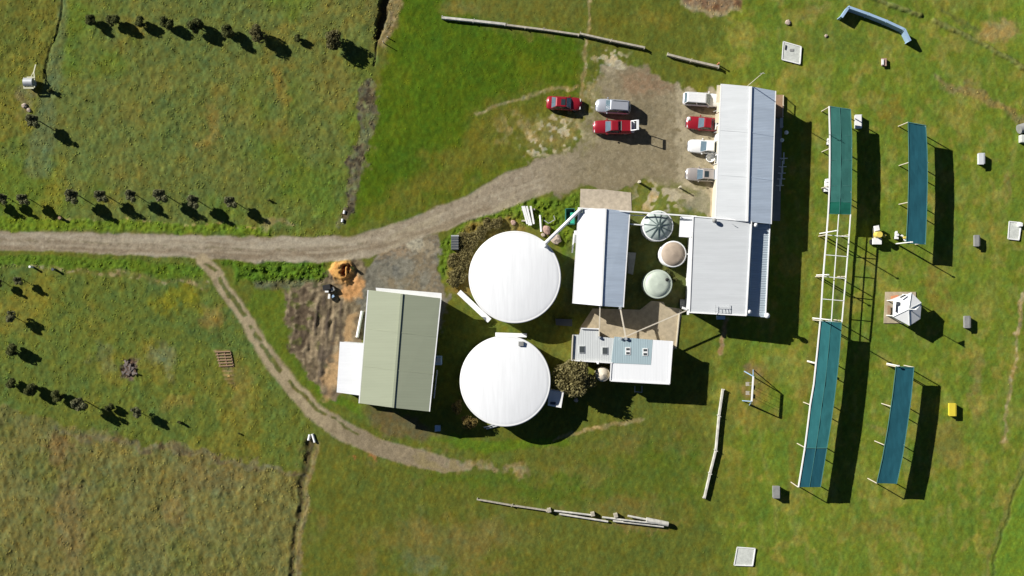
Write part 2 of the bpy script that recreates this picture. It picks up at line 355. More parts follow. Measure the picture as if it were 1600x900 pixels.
paint(roadc, (160, 147, 124)); paint(roadc * sst(.8, 1.6, nz(4)), (184, 174, 150), .5); paint(roadc * sst(.8, 1.6, nz(4)), (118, 106, 84), .45)
roadn = nz(8, 8.0, 0.0)
west = sst(640, 540, X)
paint(road * west * sst(.1, 1.4, roadn), (176, 165, 142), .8); paint(road * west * sst(.3, 1.4, -roadn), (140, 126, 104), .7)
paint(roadc * sst(540, 640, X) * sst(0, 1.4, nz(9, 5.0, -.45)), (172, 160, 132), .7)
paint(ribbon([(-60, 383, 2), (300, 396, 3), (500, 398, 4), (600, 382, 4), (680, 355, 5), (760, 325, 5)], 3, 2) * road, (138, 122, 98), .6)
paint(ribbon([(-60, 366, 2), (120, 369, 2), (350, 378, 3), (560, 378, 3)], 2, 2) * road, (178, 168, 146), .6)
for off in (-5.5, 5.5):
    paint(road * ribbon([(-60, 375 + off, 1.6), (100, 378 + off, 1.6), (300, 387 + off, 1.8), (420, 391 + off, 1.8), (520, 388 + off, 1.8), (600, 374 + off, 2), (680, 345 + off, 2), (760, 315 + off, 2.2), (850, 284 + off, 2.5)], 1.6, .5) * sst(-1, .6, N25), (176, 164, 140), .65)
paint(road * ribbon([(-60, 374, 1.2), (100, 377, 1.4), (300, 386, 1.6), (420, 391, 1.6), (520, 388, 1.6), (600, 373, 1.6)], 1.4, .6) * sst(-.6, .8, N10), (118, 110, 80), .5)
paint(track, (170, 154, 122)); paint(track * sst(480, 560, X), (146, 132, 106), .9); paint(track * sst(.2, 1.3, N10), (136, 122, 94), .5)
paint(trk_mid, (88, 96, 40), .9)
tail = ribbon([(660, 720, 10), (760, 732, 8), (825, 738, 4)], 6, 5); paint(tail * sst(-.5, 1.1, N10 + N25 * .5 + .5), (150, 136, 96), .85)
court = poly([(878, 482), (960, 476), (1000, 500), (1000, 540), (890, 545)], 2, 0)
shade_soil = poly([(880, 410), (905, 330), (1080, 330), (1080, 480), (880, 490)], 6, 2); paint(shade_soil, (84, 92, 52), .7)  # shade between the sheds painted into the ground as a darker tone
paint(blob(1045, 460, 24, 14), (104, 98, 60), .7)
ob = blob(534, 424, 15, 17, .3, 3); paint(ob, (228, 174, 100)); paint(blob(546, 450, 13, 13, .5, 5), (212, 156, 98), .8); paint(ob * sst(.2, 1.2, N5), (206, 146, 80), .7)
hole = blob(541, 423, 6, 9, .25, 3) * (1 - .9 * blob(542, 425, 1.8, 9, .3, 1)); paint(hole, (122, 60, 38))
paint(blob(201, 573, 14, 16, .3, 5), (104, 88, 74)); 
pal = poly([(335, 548), (360, 548), (370, 602), (352, 598)], 2, 1.5); paint(pal * sst(0, 1, np.sin(Y * 1.0)), (176, 148, 104), .7); paint(pal, (130, 112, 70), .4)
# grass colour variation grain by grain
hard = np.clip(road + park + track * (1 - trk_mid) + yard + dirt, 0, 1)
grass = 1 - hard
g1 = rng.standard_normal((H_, W_)).astype(np.float32) * .5 + N5 * .8 + nz(2.6) * .8
FB = nz(2.3, 3.2, R(72)) * .6 + nz(3.2, 3.0, R(115)) * .6 + nz(2.2) * .4
FB2 = nz(5, 2.6, R(68)) * .7 + nz(7, 2.4, R(110)) * .6
C *= np.exp(grass * (FB * .085 + FB2 * (.03 + .05 * brownF + .03 * left)))[..., None]
C *= np.exp(g1 * (0.05 * grass + 0.05 * hard))[..., None]
yel = (nz(4) * .045 + N10 * .035 + N25 * .03) * grass
C[..., 0] *= np.exp(yel); C[..., 2] *= np.exp(-yel * 1.2)
# relief in metres
rough = np.clip(left * .9 + leftS * .75 + brownF * 1.0 + nw * .5 + mud * .8 + hedgeline * 1.1 + farN + scar * .8 + bankN * .8 + bankS * .8 + .16 + lush * .2, 0, 1.2) * grass
smoothM = np.clip(right * .85, 0, 1) * (1 - np.clip(scar + ridge1 + ridge2, 0, 1))
rough = rough * (1 - smoothM * .72)
t1, t2 = nz(7), nz(4)
wr = np.abs(nz(9)); cr = sst(.2, 0, wr) * sst(.0, .9, nz(18))
Z = rough * (0.010 * t1 + 0.009 * FB2 * (1 + 1.2 * brownF) + 0.016 * nz(14) - 0.05 * cr + .006 * FB)
Z += grass * (.006 * FB + .006 * FB2 + .004 * t1) + hard * (.005 * nz(3) + .006 * nz(8))
Z += dirt * (.02 * nz(9) + .03 * N5 + .05 * streak * blob(508, 520, 24, 80, .4, 8)) + wedge * .05 * t1 + (verge + verge2) * .03 * t2
Z -= ditchN * .7 + ditchS * (.17 + .07 * N10) + lineR * .06 + lineNW * .12 + lineN * .15
Z += np.maximum(ridge1, ridge2) * (.24 + .025 * t2)
Z += ob * .7 - hole * .45 - blob(201, 573, 12, 13, .3, 4) * .22 - road * .02
built = sst(0, 1, poly([(870, 300), (1240, 120), (1240, 510), (1070, 560), (1060, 620), (880, 610), (880, 690), (700, 690), (515, 650), (515, 520), (570, 445), (700, 440), (720, 350), (830, 310)], 10, 0))
weedy = np.maximum(poly([(686, 375), (760, 328), (840, 314), (903, 302), (900, 395), (850, 350), (740, 380), (712, 440), (690, 430)], 4, 3), poly([(365, 410), (508, 410), (508, 440), (390, 448)], 4, 3)) * (1 - np.clip(road + park + yard, 0, 1))
Z = Z * (1 - built * .8) + weedy * (.06 * nz(6) + .04 * nz(3.5))
Z = np.clip(Z, -1.2, 0.9)
C *= 1 + grass[..., None] * np.array([.07, .06, .12], np.float32)
C = np.clip(C, 0.004, .7)
WX = (X - 800) / 12.0; WY = (450 - Y) / 12.0

gm = bpy.data.materials.new('grass_and_soil'); gm.use_nodes = True
t = gm.node_tree; b = t.nodes['Principled BSDF']; b.inputs['Roughness'].default_value = 0.95; b.inputs['Specular IOR Level'].default_value = 0.08
at = t.nodes.new('ShaderNodeAttribute'); at.attribute_name = 'soil'; at.attribute_type = 'GEOMETRY'
geo = t.nodes.new('ShaderNodeNewGeometry')
n1 = t.nodes.new('ShaderNodeTexNoise'); n1.inputs['Scale'].default_value = 5.0; n1.inputs['Detail'].default_value = 6; n1.inputs['Roughness'].default_value = .7
t.links.new(geo.outputs['Position'], n1.inputs['Vector'])
mr = t.nodes.new('ShaderNodeMapRange'); mr.inputs['From Min'].default_value = .3; mr.inputs['From Max'].default_value = .7
mr.inputs['To Min'].default_value = .80; mr.inputs['To Max'].default_value = 1.18
t.links.new(n1.outputs[0], mr.inputs[0])
vm = t.nodes.new('ShaderNodeVectorMath'); vm.operation = 'SCALE'
t.links.new(at.outputs['Color'], vm.inputs[0]); t.links.new(mr.outputs[0], vm.inputs['Scale']); t.links.new(vm.outputs[0], b.inputs['Base Color'])
bp = t.nodes.new('ShaderNodeBump'); bp.inputs['Strength'].default_value = .6; bp.inputs['Distance'].default_value = .05
n2 = t.nodes.new('ShaderNodeTexNoise'); n2.inputs['Scale'].default_value = 9.0; n2.inputs['Detail'].default_value = 5
t.links.new(geo.outputs['Position'], n2.inputs['Vector']); t.links.new(n2.outputs[0], bp.inputs['Height']); t.links.new(bp.outputs[0], b.inputs['Normal'])
GM = gm

def np_mesh(name, co, quads, cols, m, smooth=True):
    me = bpy.data.meshes.new(name)
    me.vertices.add(len(co)); me.vertices.foreach_set('co', co.astype(np.float32).ravel())
    k = quads.shape[1]
    me.loops.add(quads.size); me.loops.foreach_set('vertex_index', quads.astype(np.int32).ravel())
    me.polygons.add(len(quads)); me.polygons.foreach_set('loop_start', np.arange(0, quads.size, k, dtype=np.int32))
    me.update(calc_edges=True)
    me.polygons.foreach_set('use_smooth', np.full(len(quads), smooth))
    a = me.color_attributes.new('soil', 'FLOAT_COLOR', 'POINT')
    a.data.foreach_set('color', np.concatenate([cols, np.ones((len(cols), 1))], 1).astype(np.float32).ravel())
    me.materials.append(m); me.validate(); me.update()
    o = bpy.data.objects.new(name, me); COL.objects.link(o)
    return o
idx = np.arange(W_ * H_).reshape(H_, W_)
q = np.stack([idx[1:, :-1], idx[1:, 1:], idx[:-1, 1:], idx[:-1, :-1]], -1).reshape(-1, 4)
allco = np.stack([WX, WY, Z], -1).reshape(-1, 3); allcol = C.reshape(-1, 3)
def qmask(mk): return (mk[1:, :-1] + mk[1:, 1:] + mk[:-1, 1:] + mk[:-1, :-1]).reshape(-1) / 4
def sub(name, sel, dz):
    qq = q[sel]; u, inv = np.unique(qq, return_inverse=True)
    co = allco[u].copy(); co[:, 2] += dz
    o = np_mesh(name, co, inv.reshape(-1, 4), allcol[u], GM); tag(o, kind='structure'); return o
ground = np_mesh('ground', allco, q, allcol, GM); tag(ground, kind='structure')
s_road = qmask(road) > .5; s_park = (qmask(park) > .5) & ~s_road
s_track = (qmask(track) > .5) & ~s_road & ~s_park; s_yard = (qmask(np.maximum(yard, dirt)) > .5) & ~s_road & ~s_park & ~s_track
sub('gravel_road', s_road, .004); sub('car_park', s_park, .004); sub('farm_track', s_track, .004); sub('dirt_yard', s_yard, .004)
# the paddocks outside the detailed sheet, out to the horizon
x0, x1, y0, y1 = WX[0, 0], WX[0, -1], WY[-1, 0], WY[0, 0]
B = 2500.0
co = []; fa = []
xs = [-B, -600, -150, x0, x1, 150, 600, B]; ys = [-B, -600, -120, y0, y1, 120, 600, B]
for yv in ys:
    for xv in xs: co.append((xv, yv, -0.02))
for j in range(7):
    for i in range(7):
        if i == 3 and j == 3: continue
        fa.append((j * 8 + i, j * 8 + i + 1, (j + 1) * 8 + i + 1, (j + 1) * 8 + i))
co = np.array(co); cc = np.tile(np.array(alb(98, 106, 42)), (len(co), 1))
far = np_mesh('far_paddocks', co, np.array(fa), cc, GM, False); tag(far, kind='structure')

# grass tufts: too many to count
dens = np.clip(rough * 1.0 + .12 * grass + wedge * .8 + .5 * (verge + verge2) + dirt * .25, 0, 1.4) * (1 - hard * .9) * (1 - built * .8) + weedy * 2.2
dens[(X > 1240) & (dens < .2)] *= .5
pr = (dens / dens.sum()).ravel().cumsum()
NT = 17000
pick = np.searchsorted(pr, rng.random(NT)); pick = np.clip(pick, 0, W_ * H_ - 1)
base = allco[pick] + np.c_[rng.uniform(-.06, .06, (NT, 2)), np.zeros(NT)]
bc = allcol[pick] * np.exp(rng.normal(0, .10, (NT, 1))) * np.array([1.45, 1.40, 1.25])
sz = rng.uniform(.07, .17, NT) * (0.8 + .5 * np.clip(dens.ravel()[pick], 0, 1)); hh = sz * rng.uniform(.4, .8, NT)
NB = 5
ang = rng.uniform(0, 2 * math.pi, (NT, 1)) + np.arange(NB)[None, :] * 2 * math.pi / NB + rng.normal(0, .25, (NT, NB))
ca, sa = np.cos(ang), np.sin(ang)
wd = sz[:, None] * .42
bx, by, bz = base[:, 0:1], base[:, 1:2], base[:, 2:3] - .02
p0 = np.stack([bx - sa * wd, by + ca * wd, bz + 0 * ca], -1); p1 = np.stack([bx + sa * wd, by - ca * wd, bz + 0 * ca], -1)
p2 = np.stack([bx + ca * sz[:, None] * 1.15, by + sa * sz[:, None] * 1.15, bz + hh[:, None] * rng.uniform(.5, 1.1, (NT, NB))], -1)
co = np.stack([p0, p1, p2], 2).reshape(-1, 3); fa = np.arange(len(co)).reshape(-1, 3)
tuft = np_mesh('grass_tufts', co, fa, np.repeat(bc, NB * 3, 0), GM, False); tag(tuft, 'rough clumps of paddock grass', None, None, 'stuff')

# ------------------------------------------------------------------ materials
M = {}
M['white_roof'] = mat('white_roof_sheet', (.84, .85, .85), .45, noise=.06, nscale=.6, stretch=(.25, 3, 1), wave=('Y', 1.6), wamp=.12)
M['shade_roof'] = mat('shade_tinted_roof_sheet', (.58, .67, .76), .42, noise=.12, nscale=.5, stretch=(.3, 3, 1), wave=('Y', 1.6), wamp=.15)  # blue cast of the shaded east slopes, put into the sheet colour
M['white_roof_x'] = mat('white_roof_sheet_long', (.83, .84, .83), .5, noise=.05, nscale=.6, stretch=(3, .25, 1), wave=('X', 1.6), wamp=.12)
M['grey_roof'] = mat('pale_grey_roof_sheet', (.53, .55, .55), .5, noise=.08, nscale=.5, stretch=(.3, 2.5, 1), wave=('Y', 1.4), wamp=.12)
M['lean_roof'] = mat('corrugated_lean_to_sheet', (.50, .58, .62), .45, noise=.08, nscale=1, stretch=(.3, 3, 1), wave=('Y', 1.45), wamp=.9)
M['green_roof'] = mat('sage_roof_sheet', (.33, .358, .245), .55, noise=.05, nscale=.5, stretch=(.3, 2.5, 1), wave=('Y', 1.6), wamp=.12)
M['blue_roof'] = mat('pale_blue_roof_sheet', (.36, .46, .48), .5, noise=.07, nscale=1, stretch=(3, .3, 1), wave=('X', 1.4), wamp=.25)
M['office_roof'] = mat('off_white_office_roof', (.58, .60, .58), .5, noise=.06, nscale=1, stretch=(3, .3, 1), wave=('X', 1.4), wamp=.25)
M['white'] = mat('white_paint', (.83, .83, .80), .5, noise=.05)
M['cream'] = mat('cream_wall', (.62, .56, .42), .8, noise=.1)
M['cream_pipe'] = mat('cream_pipe', (.60, .54, .42), .6, noise=.08)
M['wall_grey'] = mat('grey_steel_wall', (.36, .38, .36), .6, noise=.08, wave=('X', 1.6), wamp=.4)
M['wall_green'] = mat('sage_steel_wall', (.30, .34, .24), .6, noise=.08)
M['wall_white'] = mat('white_steel_wall', (.62, .64, .64), .6, noise=.08)
M['tank_white'] = mat('white_tank_roof', (.85, .86, .85), .55, noise=.08, nscale=.8, stretch=(3.5, .25, 1), wave=('X', .38), wamp=.03)
M['unused'] = mat('tank_seam_grey', (.66, .69, .69), .6, noise=.2, nscale=2)
M['dark'] = mat('black_rubber', (.02, .02, .02), .8)
M['dgrey'] = mat('dark_grey_steel', (.07, .08, .09), .6)
M['grey'] = mat('weathered_grey', (.28, .28, .26), .8, noise=.25)
M['glass'] = mat('tinted_glass', (.03, .045, .05), .12, spec=.8, noise=.02)
M['wglass'] = mat('windscreen_glass', (.10, .15, .18), .15, spec=.8, noise=.25, nscale=1.5)  # sky reflection put into the glass colour as a paler blue
M['glass_lt'] = mat('skylight_glass', (.07, .08, .08), .3, spec=.6)
M['conc'] = mat('worn_concrete', (.42, .35, .235), .9, noise=.22, nscale=1.6, bump=.3)
M['conc_pink'] = mat('pinkish_concrete', (.46, .39, .29), .9, noise=.25, nscale=1.6, bump=.3)
M['conc_wht'] = mat('pale_concrete', (.56, .58, .52), .85, noise=.22, nscale=2.5, bump=.3)
M['conc_walk'] = mat('grey_walk_concrete', (.24, .25, .26), .9, noise=.15)
M['timber'] = mat('sunbleached_timber', (.44, .40, .31), .85, noise=.3, nscale=3, bump=.3)
M['timber_pale'] = mat('pale_worn_timber', (.58, .56, .49), .85, noise=.35, nscale=1.5)
M['timber_br'] = mat('brown_deck_timber', (.34, .22, .13), .85, noise=.2, nscale=3)
M['teal'] = mat('teal_shade_cloth', alb(60, 118, 108, .95), .85, noise=.14, nscale=.35, stretch=(2.5, .4, 1), spec=.2)
M['teal_grn'] = mat('green_shade_cloth', alb(30, 112, 92, .85), .85, noise=.1, nscale=.8, spec=.2)
M['aqua'] = mat('aqua_shade_cloth', alb(54, 122, 124, .95), .85, noise=.17, nscale=.5, stretch=(2.2, .5, 1), spec=.2)
M['navy'] = mat('blue_shade_cloth', alb(36, 94, 106, .92), .85, noise=.19, nscale=.5, stretch=(2.2, .5, 1), spec=.2)
M['seam'] = mat('shade_cloth_seam', alb(76, 130, 122), .8, noise=.1)
M['blue_plank'] = mat('pale_blue_board', (.32, .46, .62), .6, noise=.15)
M['tank_mint'] = mat('mint_tank_lid', (.50, .56, .46), .6, noise=.12, nscale=1.5)
M['tank_beige'] = mat('beige_tank_lid', (.40, .32, .24), .7, noise=.15, nscale=1.5)
M['tank_green'] = mat('ribbed_tank_lid', (.40, .46, .42), .5, noise=.15, nscale=2)
M['tank_rib'] = mat('dark_tank_rib', (.10, .14, .13), .6)
M['skip'] = mat('green_skip_steel', (.03, .16, .12), .5, noise=.15)
M['skip_in'] = mat('green_skip_load', (.04, .42, .28), .6, noise=.1)
M['stone'] = mat('pale_stone', (.46, .37, .29), .9, noise=.3, nscale=3, bump=.4)
M['pink'] = mat('pinkish_stone', (.42, .28, .22), .9, noise=.3, nscale=3, bump=.4)
M['yellow'] = mat('yellow_paint', (.72, .58, .05), .5, noise=.08)
M['orange'] = mat('orange_clay', (.52, .20, .09), .8, noise=.15)
M['gold'] = mat('pale_yellow_paint', (.75, .60, .12), .5, noise=.1)
M['tyre'] = mat('tyre_rubber', (.02, .02, .02), .9)
M['rim'] = mat('alloy_rim', (.45, .45, .46), .3, metal=.6)
M['lamp'] = mat('headlight_lens', (.75, .75, .72), .15, spec=.8)
M['tail'] = mat('tail_light_lens', (.45, .02, .02), .2)
M['steel'] = mat('galvanised_steel', (.50, .52, .52), .4, metal=.2)

# ------------------------------------------------------------------ buildings
def lerp(a, b, t): return Vector(a) + (Vector(b) - Vector(a)) * t
def prism_walls(pts, name, m, parent, z0=0.0):   # pts top polygon (3-D)
    mb = MB(); mb.prism([Vector((p.x, p.y, z0)) for p in pts], pts); return mb.build(name, m, parent)
def inset(pts, d):
    c = sum(pts, Vector()) / len(pts); out = []
    for p in pts:
        v = (p - c); v.z = 0; out.append(p - v.normalized() * d)
    return out
def panel_on(a, b, z0, z1, t0, t1, out, name, m, parent, th=.06):   # a panel on the wall from a to b
    A = lerp(a, b, t0); Bp = lerp(a, b, t1); d = (Bp - A); d.z = 0; nrm = Vector((d.y, -d.x, 0)).normalized() * out
    mb = MB(); c0 = A.copy(); c1 = Bp.copy()
    q0 = [Vector((c0.x, c0.y, z0)), Vector((c1.x, c1.y, z0)), Vector((c1.x, c1.y, z0)) + nrm * th, Vector((c0.x, c0.y, z0)) + nrm * th]
    q1 = [Vector((p.x, p.y, z1)) for p in q0]
    mb.prism(q0, q1); return mb.build(name, m, parent)

def gable(name, label, cat, nw, n, ne, sw, s, se, he, hr, mw, me_, wallm, over=.18, cap='white', doors=(), wins=()):
    NW, NE, SW, SE = P(*nw, he), P(*ne, he), P(*sw, he), P(*se, he); N, S = P(*n, hr), P(*s, hr)
    root = thing(name, label, cat, Vector(((NW.x + SE.x) / 2, (NW.y + SE.y) / 2, 0)))
    th = .07
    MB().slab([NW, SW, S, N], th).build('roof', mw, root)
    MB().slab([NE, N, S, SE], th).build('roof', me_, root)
    up = Vector((0, 0, .05))
    MB().bar(N + up, S + up, .28, .07).build('ridge_cap', M[cap], root)
    o = Vector((0, 0, -.06))
    for a, b_, sx in ((NW, SW, -1), (NE, SE, 1)):
        ofs = Vector((sx * .08, 0, -.06)); MB().bar(a + ofs, b_ + ofs, .13, .12).build('gutter', M['white'], root)
    for E0, E1 in ((NW, SW), (NE, SE)):
        for t_ in ((.5,) if (NW - SW).length < 14 else (.34, .67)):
            MB().bar(lerp(E0, E1, t_) + Vector((0, 0, .012)), lerp(N, S, t_) + Vector((0, 0, .012)), .09, .02).build('sheet_lap', mw if E0 is NW else me_, root)
    # walls: inset prism with gable tops
    dz = Vector((0, 0, .12)); iw = [lerp(NW, SE, .02), lerp(SW, NE, .02), lerp(SE, NW, .02), lerp(NE, SW, .02)]
    a_, b2, c_, d_ = [Vector((p.x, p.y, he - .12)) for p in iw]
    nn = lerp(N, S, .015); ss = lerp(N, S, .985); nn.z = hr - .14; ss.z = hr - .14
    g = lambda p: Vector((p.x, p.y, 0))
    nnm = Vector((nn.x, nn.y, 0)); 
    mb = MB()
    vs = [g(a_), g(b2), g(ss), g(c_), g(d_), g(nn), a_, b2, ss, c_, d_, nn]
    mb.add(vs, [(0, 1, 7, 6), (1, 2, 8, 7), (2, 3, 9, 8), (3, 4, 10, 9), (4, 5, 11, 10), (5, 0, 6, 11), (6, 7, 8, 11), (11, 8, 9, 10)])
    mb.build('wall', wallm, root)
    W = dict(w=(b2, a_), e=(d_, c_), s=(c_, b2), n=(a_, d_))
    for side, t0, t1, z1 in doors:
        dd = panel_on(*W[side], .02, z1, t0, t1, -1, 'door', M['wall_white'], root)
    for side, t0, t1 in wins:
        f = panel_on(*W[side], 1.0, 2.1, t0, t1, -1, 'window', M['white'], root, .05)
        e = .12 * (t1 - t0)
        panel_on(*W[side], 1.08, 2.02, t0 + e, t1 - e, -1, 'pane', M['glass'], f, .065)
    return root, (NW, N, NE, SW, S, SE)

club, cc_ = gable('clubhouse', 'long white-roofed clubhouse with the tall mast, beside the row of parked cars', 'building',
    (1128, 131), (1173, 135), (1211, 142), (1119, 343), (1167, 346), (1204, 350), 3.5, 4.35, M['grey_roof'], M['shade_roof'], M['cream'],
    doors=(('w', .3, .38, 2.2), ('w', .6, .66, 2.1), ('e', .45, .5, 2.1)), wins=(('w', .42, .5), ('w', .72, .8), ('e', .1, .18), ('e', .6, .68), ('e', .8, .88)))
mid, _ = gable('storage_shed', 'narrow white gabled shed between the upper large tank and the three small tanks', 'shed',
    (905, 326), (946, 326), (983, 331), (896, 474), (939, 478), (973, 480), 3.0, 3.75, M['white_roof'], M['shade_roof'], M['wall_white'],
    doors=(('n', .2, .45, 2.6), ('s', .55, .8, 2.6), ('w', .1, .16, 2.1)), wins=(('w', .4, .5), ('e', .3, .4), ('e', .6, .7)))
grn, gp = gable('machinery_shed', 'large sage green gabled shed with white lean-to at the track', 'shed',
    (576, 453), (628, 459), (688, 466), (562, 630), (614, 637), (670, 643), 4.2, 4.92, M['green_roof'], M['green_roof'], M['wall_green'], cap='green_roof',
    doors=(('n', .1, .45, 3.4), ('n', .55, .9, 3.4), ('e', .55, .6, 2.1)), wins=(('e', .2, .28), ('e', .75, .83)))
# clubhouse extras: deck, walkway, posts, west gables
def slabpx(pts, z, th, name, m, parent): return MB().slab([P(x, y, z) for x, y in pts], th).build(name, m, parent)
slabpx([(1206, 184), (1222, 186), (1219, 345), (1197, 345)], .1, .1, 'walkway', M['conc_walk'], club)
slabpx([(1206, 148), (1225, 148), (1224, 184), (1204, 182)], .35, .3, 'deck', M['timber_br'], club)
for y in (150, 165, 182): MB().bar(P(1224, y, .3), P(1224.3, y, 1.2), .09).build('railing', M['cream'], club)
MB().bar(P(1224, 149, 1.15), P(1223, 183, 1.15), .08).build('railing', M['cream'], club)
slabpx([(1120.5, 133), (1128.5, 133), (1127, 160), (1119, 160)], 2.6, .08, 'awning', M['cream'], club)
slabpx([(1118, 178), (1125.5, 178), (1125, 192), (1117.5, 192)], 2.5, .08, 'awning', M['cream'], club)
for y in (175, 208, 241, 258): MB().bar(P(1114, y, .05), P(1121, y - 3, 2.6), .07).build('brace', M['steel'], club)
slabpx([(1115, 192), (1127, 192), (1120, 340), (1109, 338)], .07, .07, 'footpath', M['conc'], club)
mast = thing('radio_mast', 'thin pale mast rising from the north ridge end of the clubhouse', 'mast', P(1171, 133, 4.3))
mb_ = P(1171, 132, 4.3); MB().tube(Vector((mb_.x, mb_.y, 0)), Vector((mb_.x, mb_.y, 10.6)), .06, .035).build('pole', M['cream_pipe'], mast)
MB().bar(Vector((mb_.x - .3, mb_.y, 10.2)), Vector((mb_.x + .3, mb_.y, 10.2)), .04).build('antenna', M['steel'], mast)

# main shed: low single slope with lower corrugated lean-to on its east
root = thing('workshop', 'broad pale grey flat-roofed workshop with bluish corrugated lean-to, south of the clubhouse', 'building', P(1135, 415))
A, Bq, Cq, D = P(1083, 338, 3.5), P(1174, 346, 4.1), P(1166, 493, 4.1), P(1077, 488, 3.5)
MB().slab([A, D, Cq, Bq], .08).build('roof', M['grey_roof'], root)
for a, b_ in ((A, D), (D, Cq), (Cq, Bq), (Bq, A)): MB().bar(a + Vector((0, 0, .03)), b_ + Vector((0, 0, .03)), .14, .14).build('gutter', M['white'], root)
prism_walls([p - Vector((0, 0, .1)) for p in inset([A, D, Cq, Bq], .25)], 'wall', M['wall_white'], root)
lean = MB().slab([P(1171, 349, 3.35), P(1165, 493, 3.35), P(1196, 496, 3.0), P(1203, 350, 3.0)], .06).build('lean_to_roof', M['lean_roof'], root)
prism_walls([P(1170, 350, 3.2), P(1165, 492, 3.2), P(1193, 494, 2.9), P(1200, 352, 2.9)], 'lean_to_wall', M['wall_white'], root)
MB().bar(P(1196, 496, 3.03), P(1203, 350, 3.03), .12).build('gutter', M['white'], root)
slabpx([(1063, 338), (1083, 339), (1080, 371), (1061, 370)], 2.7, .08, 'porch_roof', M['white_roof'], root)
for x, y in ((1064, 340), (1063, 368)): MB().bar(P(x, y, 0), P(x, y, 2.65), .09).build('porch_post', M['white'], root)
slabpx([(1077, 372), (1083, 372), (1078, 440), (1072, 440), (1074, 420)], 2.9, .1, 'side_awning', M['white'], root)
mb = MB(); a = P(1117, 478, 4.0)
for y in (480, 487): mb.bar(P(1118, y, 4.05), P(1140, y + 1, 4.15), .05)
for x in (1118, 1140): mb.bar(P(x, 476, 4.1), P(x, 490, 4.1), .05)
for x in (1124, 1130, 1135): mb.bar(P(x, 481, 4.1), P(x, 487, 4.15), .04)
mb.build('roof_rack', M['steel'], root)
MB().bar(P(1144, 350, 4.2), P(1149, 353, 4.2), .07).build('roof_fitting', M['steel'], root)
MB().box(P(1126, 496, 2.2), (1.0, .5, .6)).build('air_conditioner', M['blue_plank'], root)  # blue of the shade put into the casing colour
panel_on(P(1079, 470, 3), P(1080, 360, 3), .02, 2.1, .3, .4, -1, 'door', M['cream'], root)
for t0 in (.1, .5, .75): panel_on(P(1080, 486, 3), P(1164, 491, 3), 1, 2.1, t0, t0 + .12, 1, 'window', M['glass'], root)
mb = MB()
for i in range(9): mb.bar(P(1064 + i * 1.5, 468, .45), P(1063 + i * 1.5, 481, .45), .07, .04)
mb.build('step_ramp', M['grey'], root); MB().slab([P(1063, 468, .38), P(1063, 481, .38), P(1077, 482, .38), P(1077, 468, .38)], .3).build('ramp_base', M['conc_walk'], root)
# gutter pipe line running west to the storage shed
pr_ = thing('pipe_run', 'long white overhead pipe from the storage shed past the ribbed tank to the workshop', 'pipe', P(990, 332))
MB().bar(P(903, 325, 3.2), P(1088, 338, 3.3), .17, .14).build('pipe', M['white'], pr_)
for x, y in ((1003, 332.5), (1060, 336.5)): MB().bar(P(x, y, 0), P(x, y, 3.15), .08).build('post', M['white'], pr_)
p2_ = thing('pipe_run', 'short white overhead pipes joining the storage shed to the ribbed tank', 'pipe', P(993, 348))
MB().bar(P(984, 350, 2.6), P(1008, 352, 2.5), .14).build('pipe', M['white'], p2_); MB().bar(P(984, 336, 2.7), P(1008, 337, 2.7), .1).build('pipe', M['white'], p2_)
MB().bar(P(1074, 397, 2.6), P(1084, 397, 2.9), .12).build('pipe', M['white'], p2_, ) if False else None
p3_ = thing('pipe_run', 'stubby white pipe from the beige tank to the workshop gutter', 'pipe', P(1075, 397))
MB().bar(P(1068, 397, 2.45), P(1081, 397, 2.6), .14).build('pipe', M['white'], p3_)

# roof ventilators
def whirly(x, y, z, label, m='steel', r=.28):
    o = thing('roof_ventilator', label, 'ventilator', P(x, y, z), 'turbine ventilators on roofs')
    c = P(x, y, z)
    MB().tube(c, c + Vector((0, 0, .3)), r * .6).build('neck', M['steel'], o)
    MB().lathe(c + Vector((0, 0, .28)), [(r * .7, 0), (r, .12), (r * 1.02, .25), (r * .8, .4), (r * .3, .48), (.01, .5)], 16).build('turbine', M[m], o)
whirly(1115, 345, 3.75, 'steel whirly ventilator near the north edge of the workshop roof', 'grey')
whirly(852, 385, 3.05, 'steel whirly ventilator on the rim of the upper large tank', 'steel', .25)
whirly(1169, 487, 3.4, 'white round vent between the workshop roof and its lean-to', 'white')
whirly(1197, 493, 3.05, 'white round vent at the southeast corner of the lean-to', 'white', .34)
whirly(1179, 352, 3.35, 'white vent cap at the north end of the lean-to roof', 'white', .28)
dish = thing('flood_lamp', 'white twin flood lamp bracket on the workshop southwest corner', 'lamp', P(1074, 484, 3.3))
MB().box(P(1070, 482, 3.4), (.7, .28, .2), -.3).build('lamp_head', M['white'], dish); MB().box(P(1075, 488, 3.3), (.25, .6, .2)).build('lamp_head', M['white'], dish)
MB().bar(P(1075, 485, 2.9), P(1073, 484, 3.4), .08).build('bracket', M['steel'], dish)

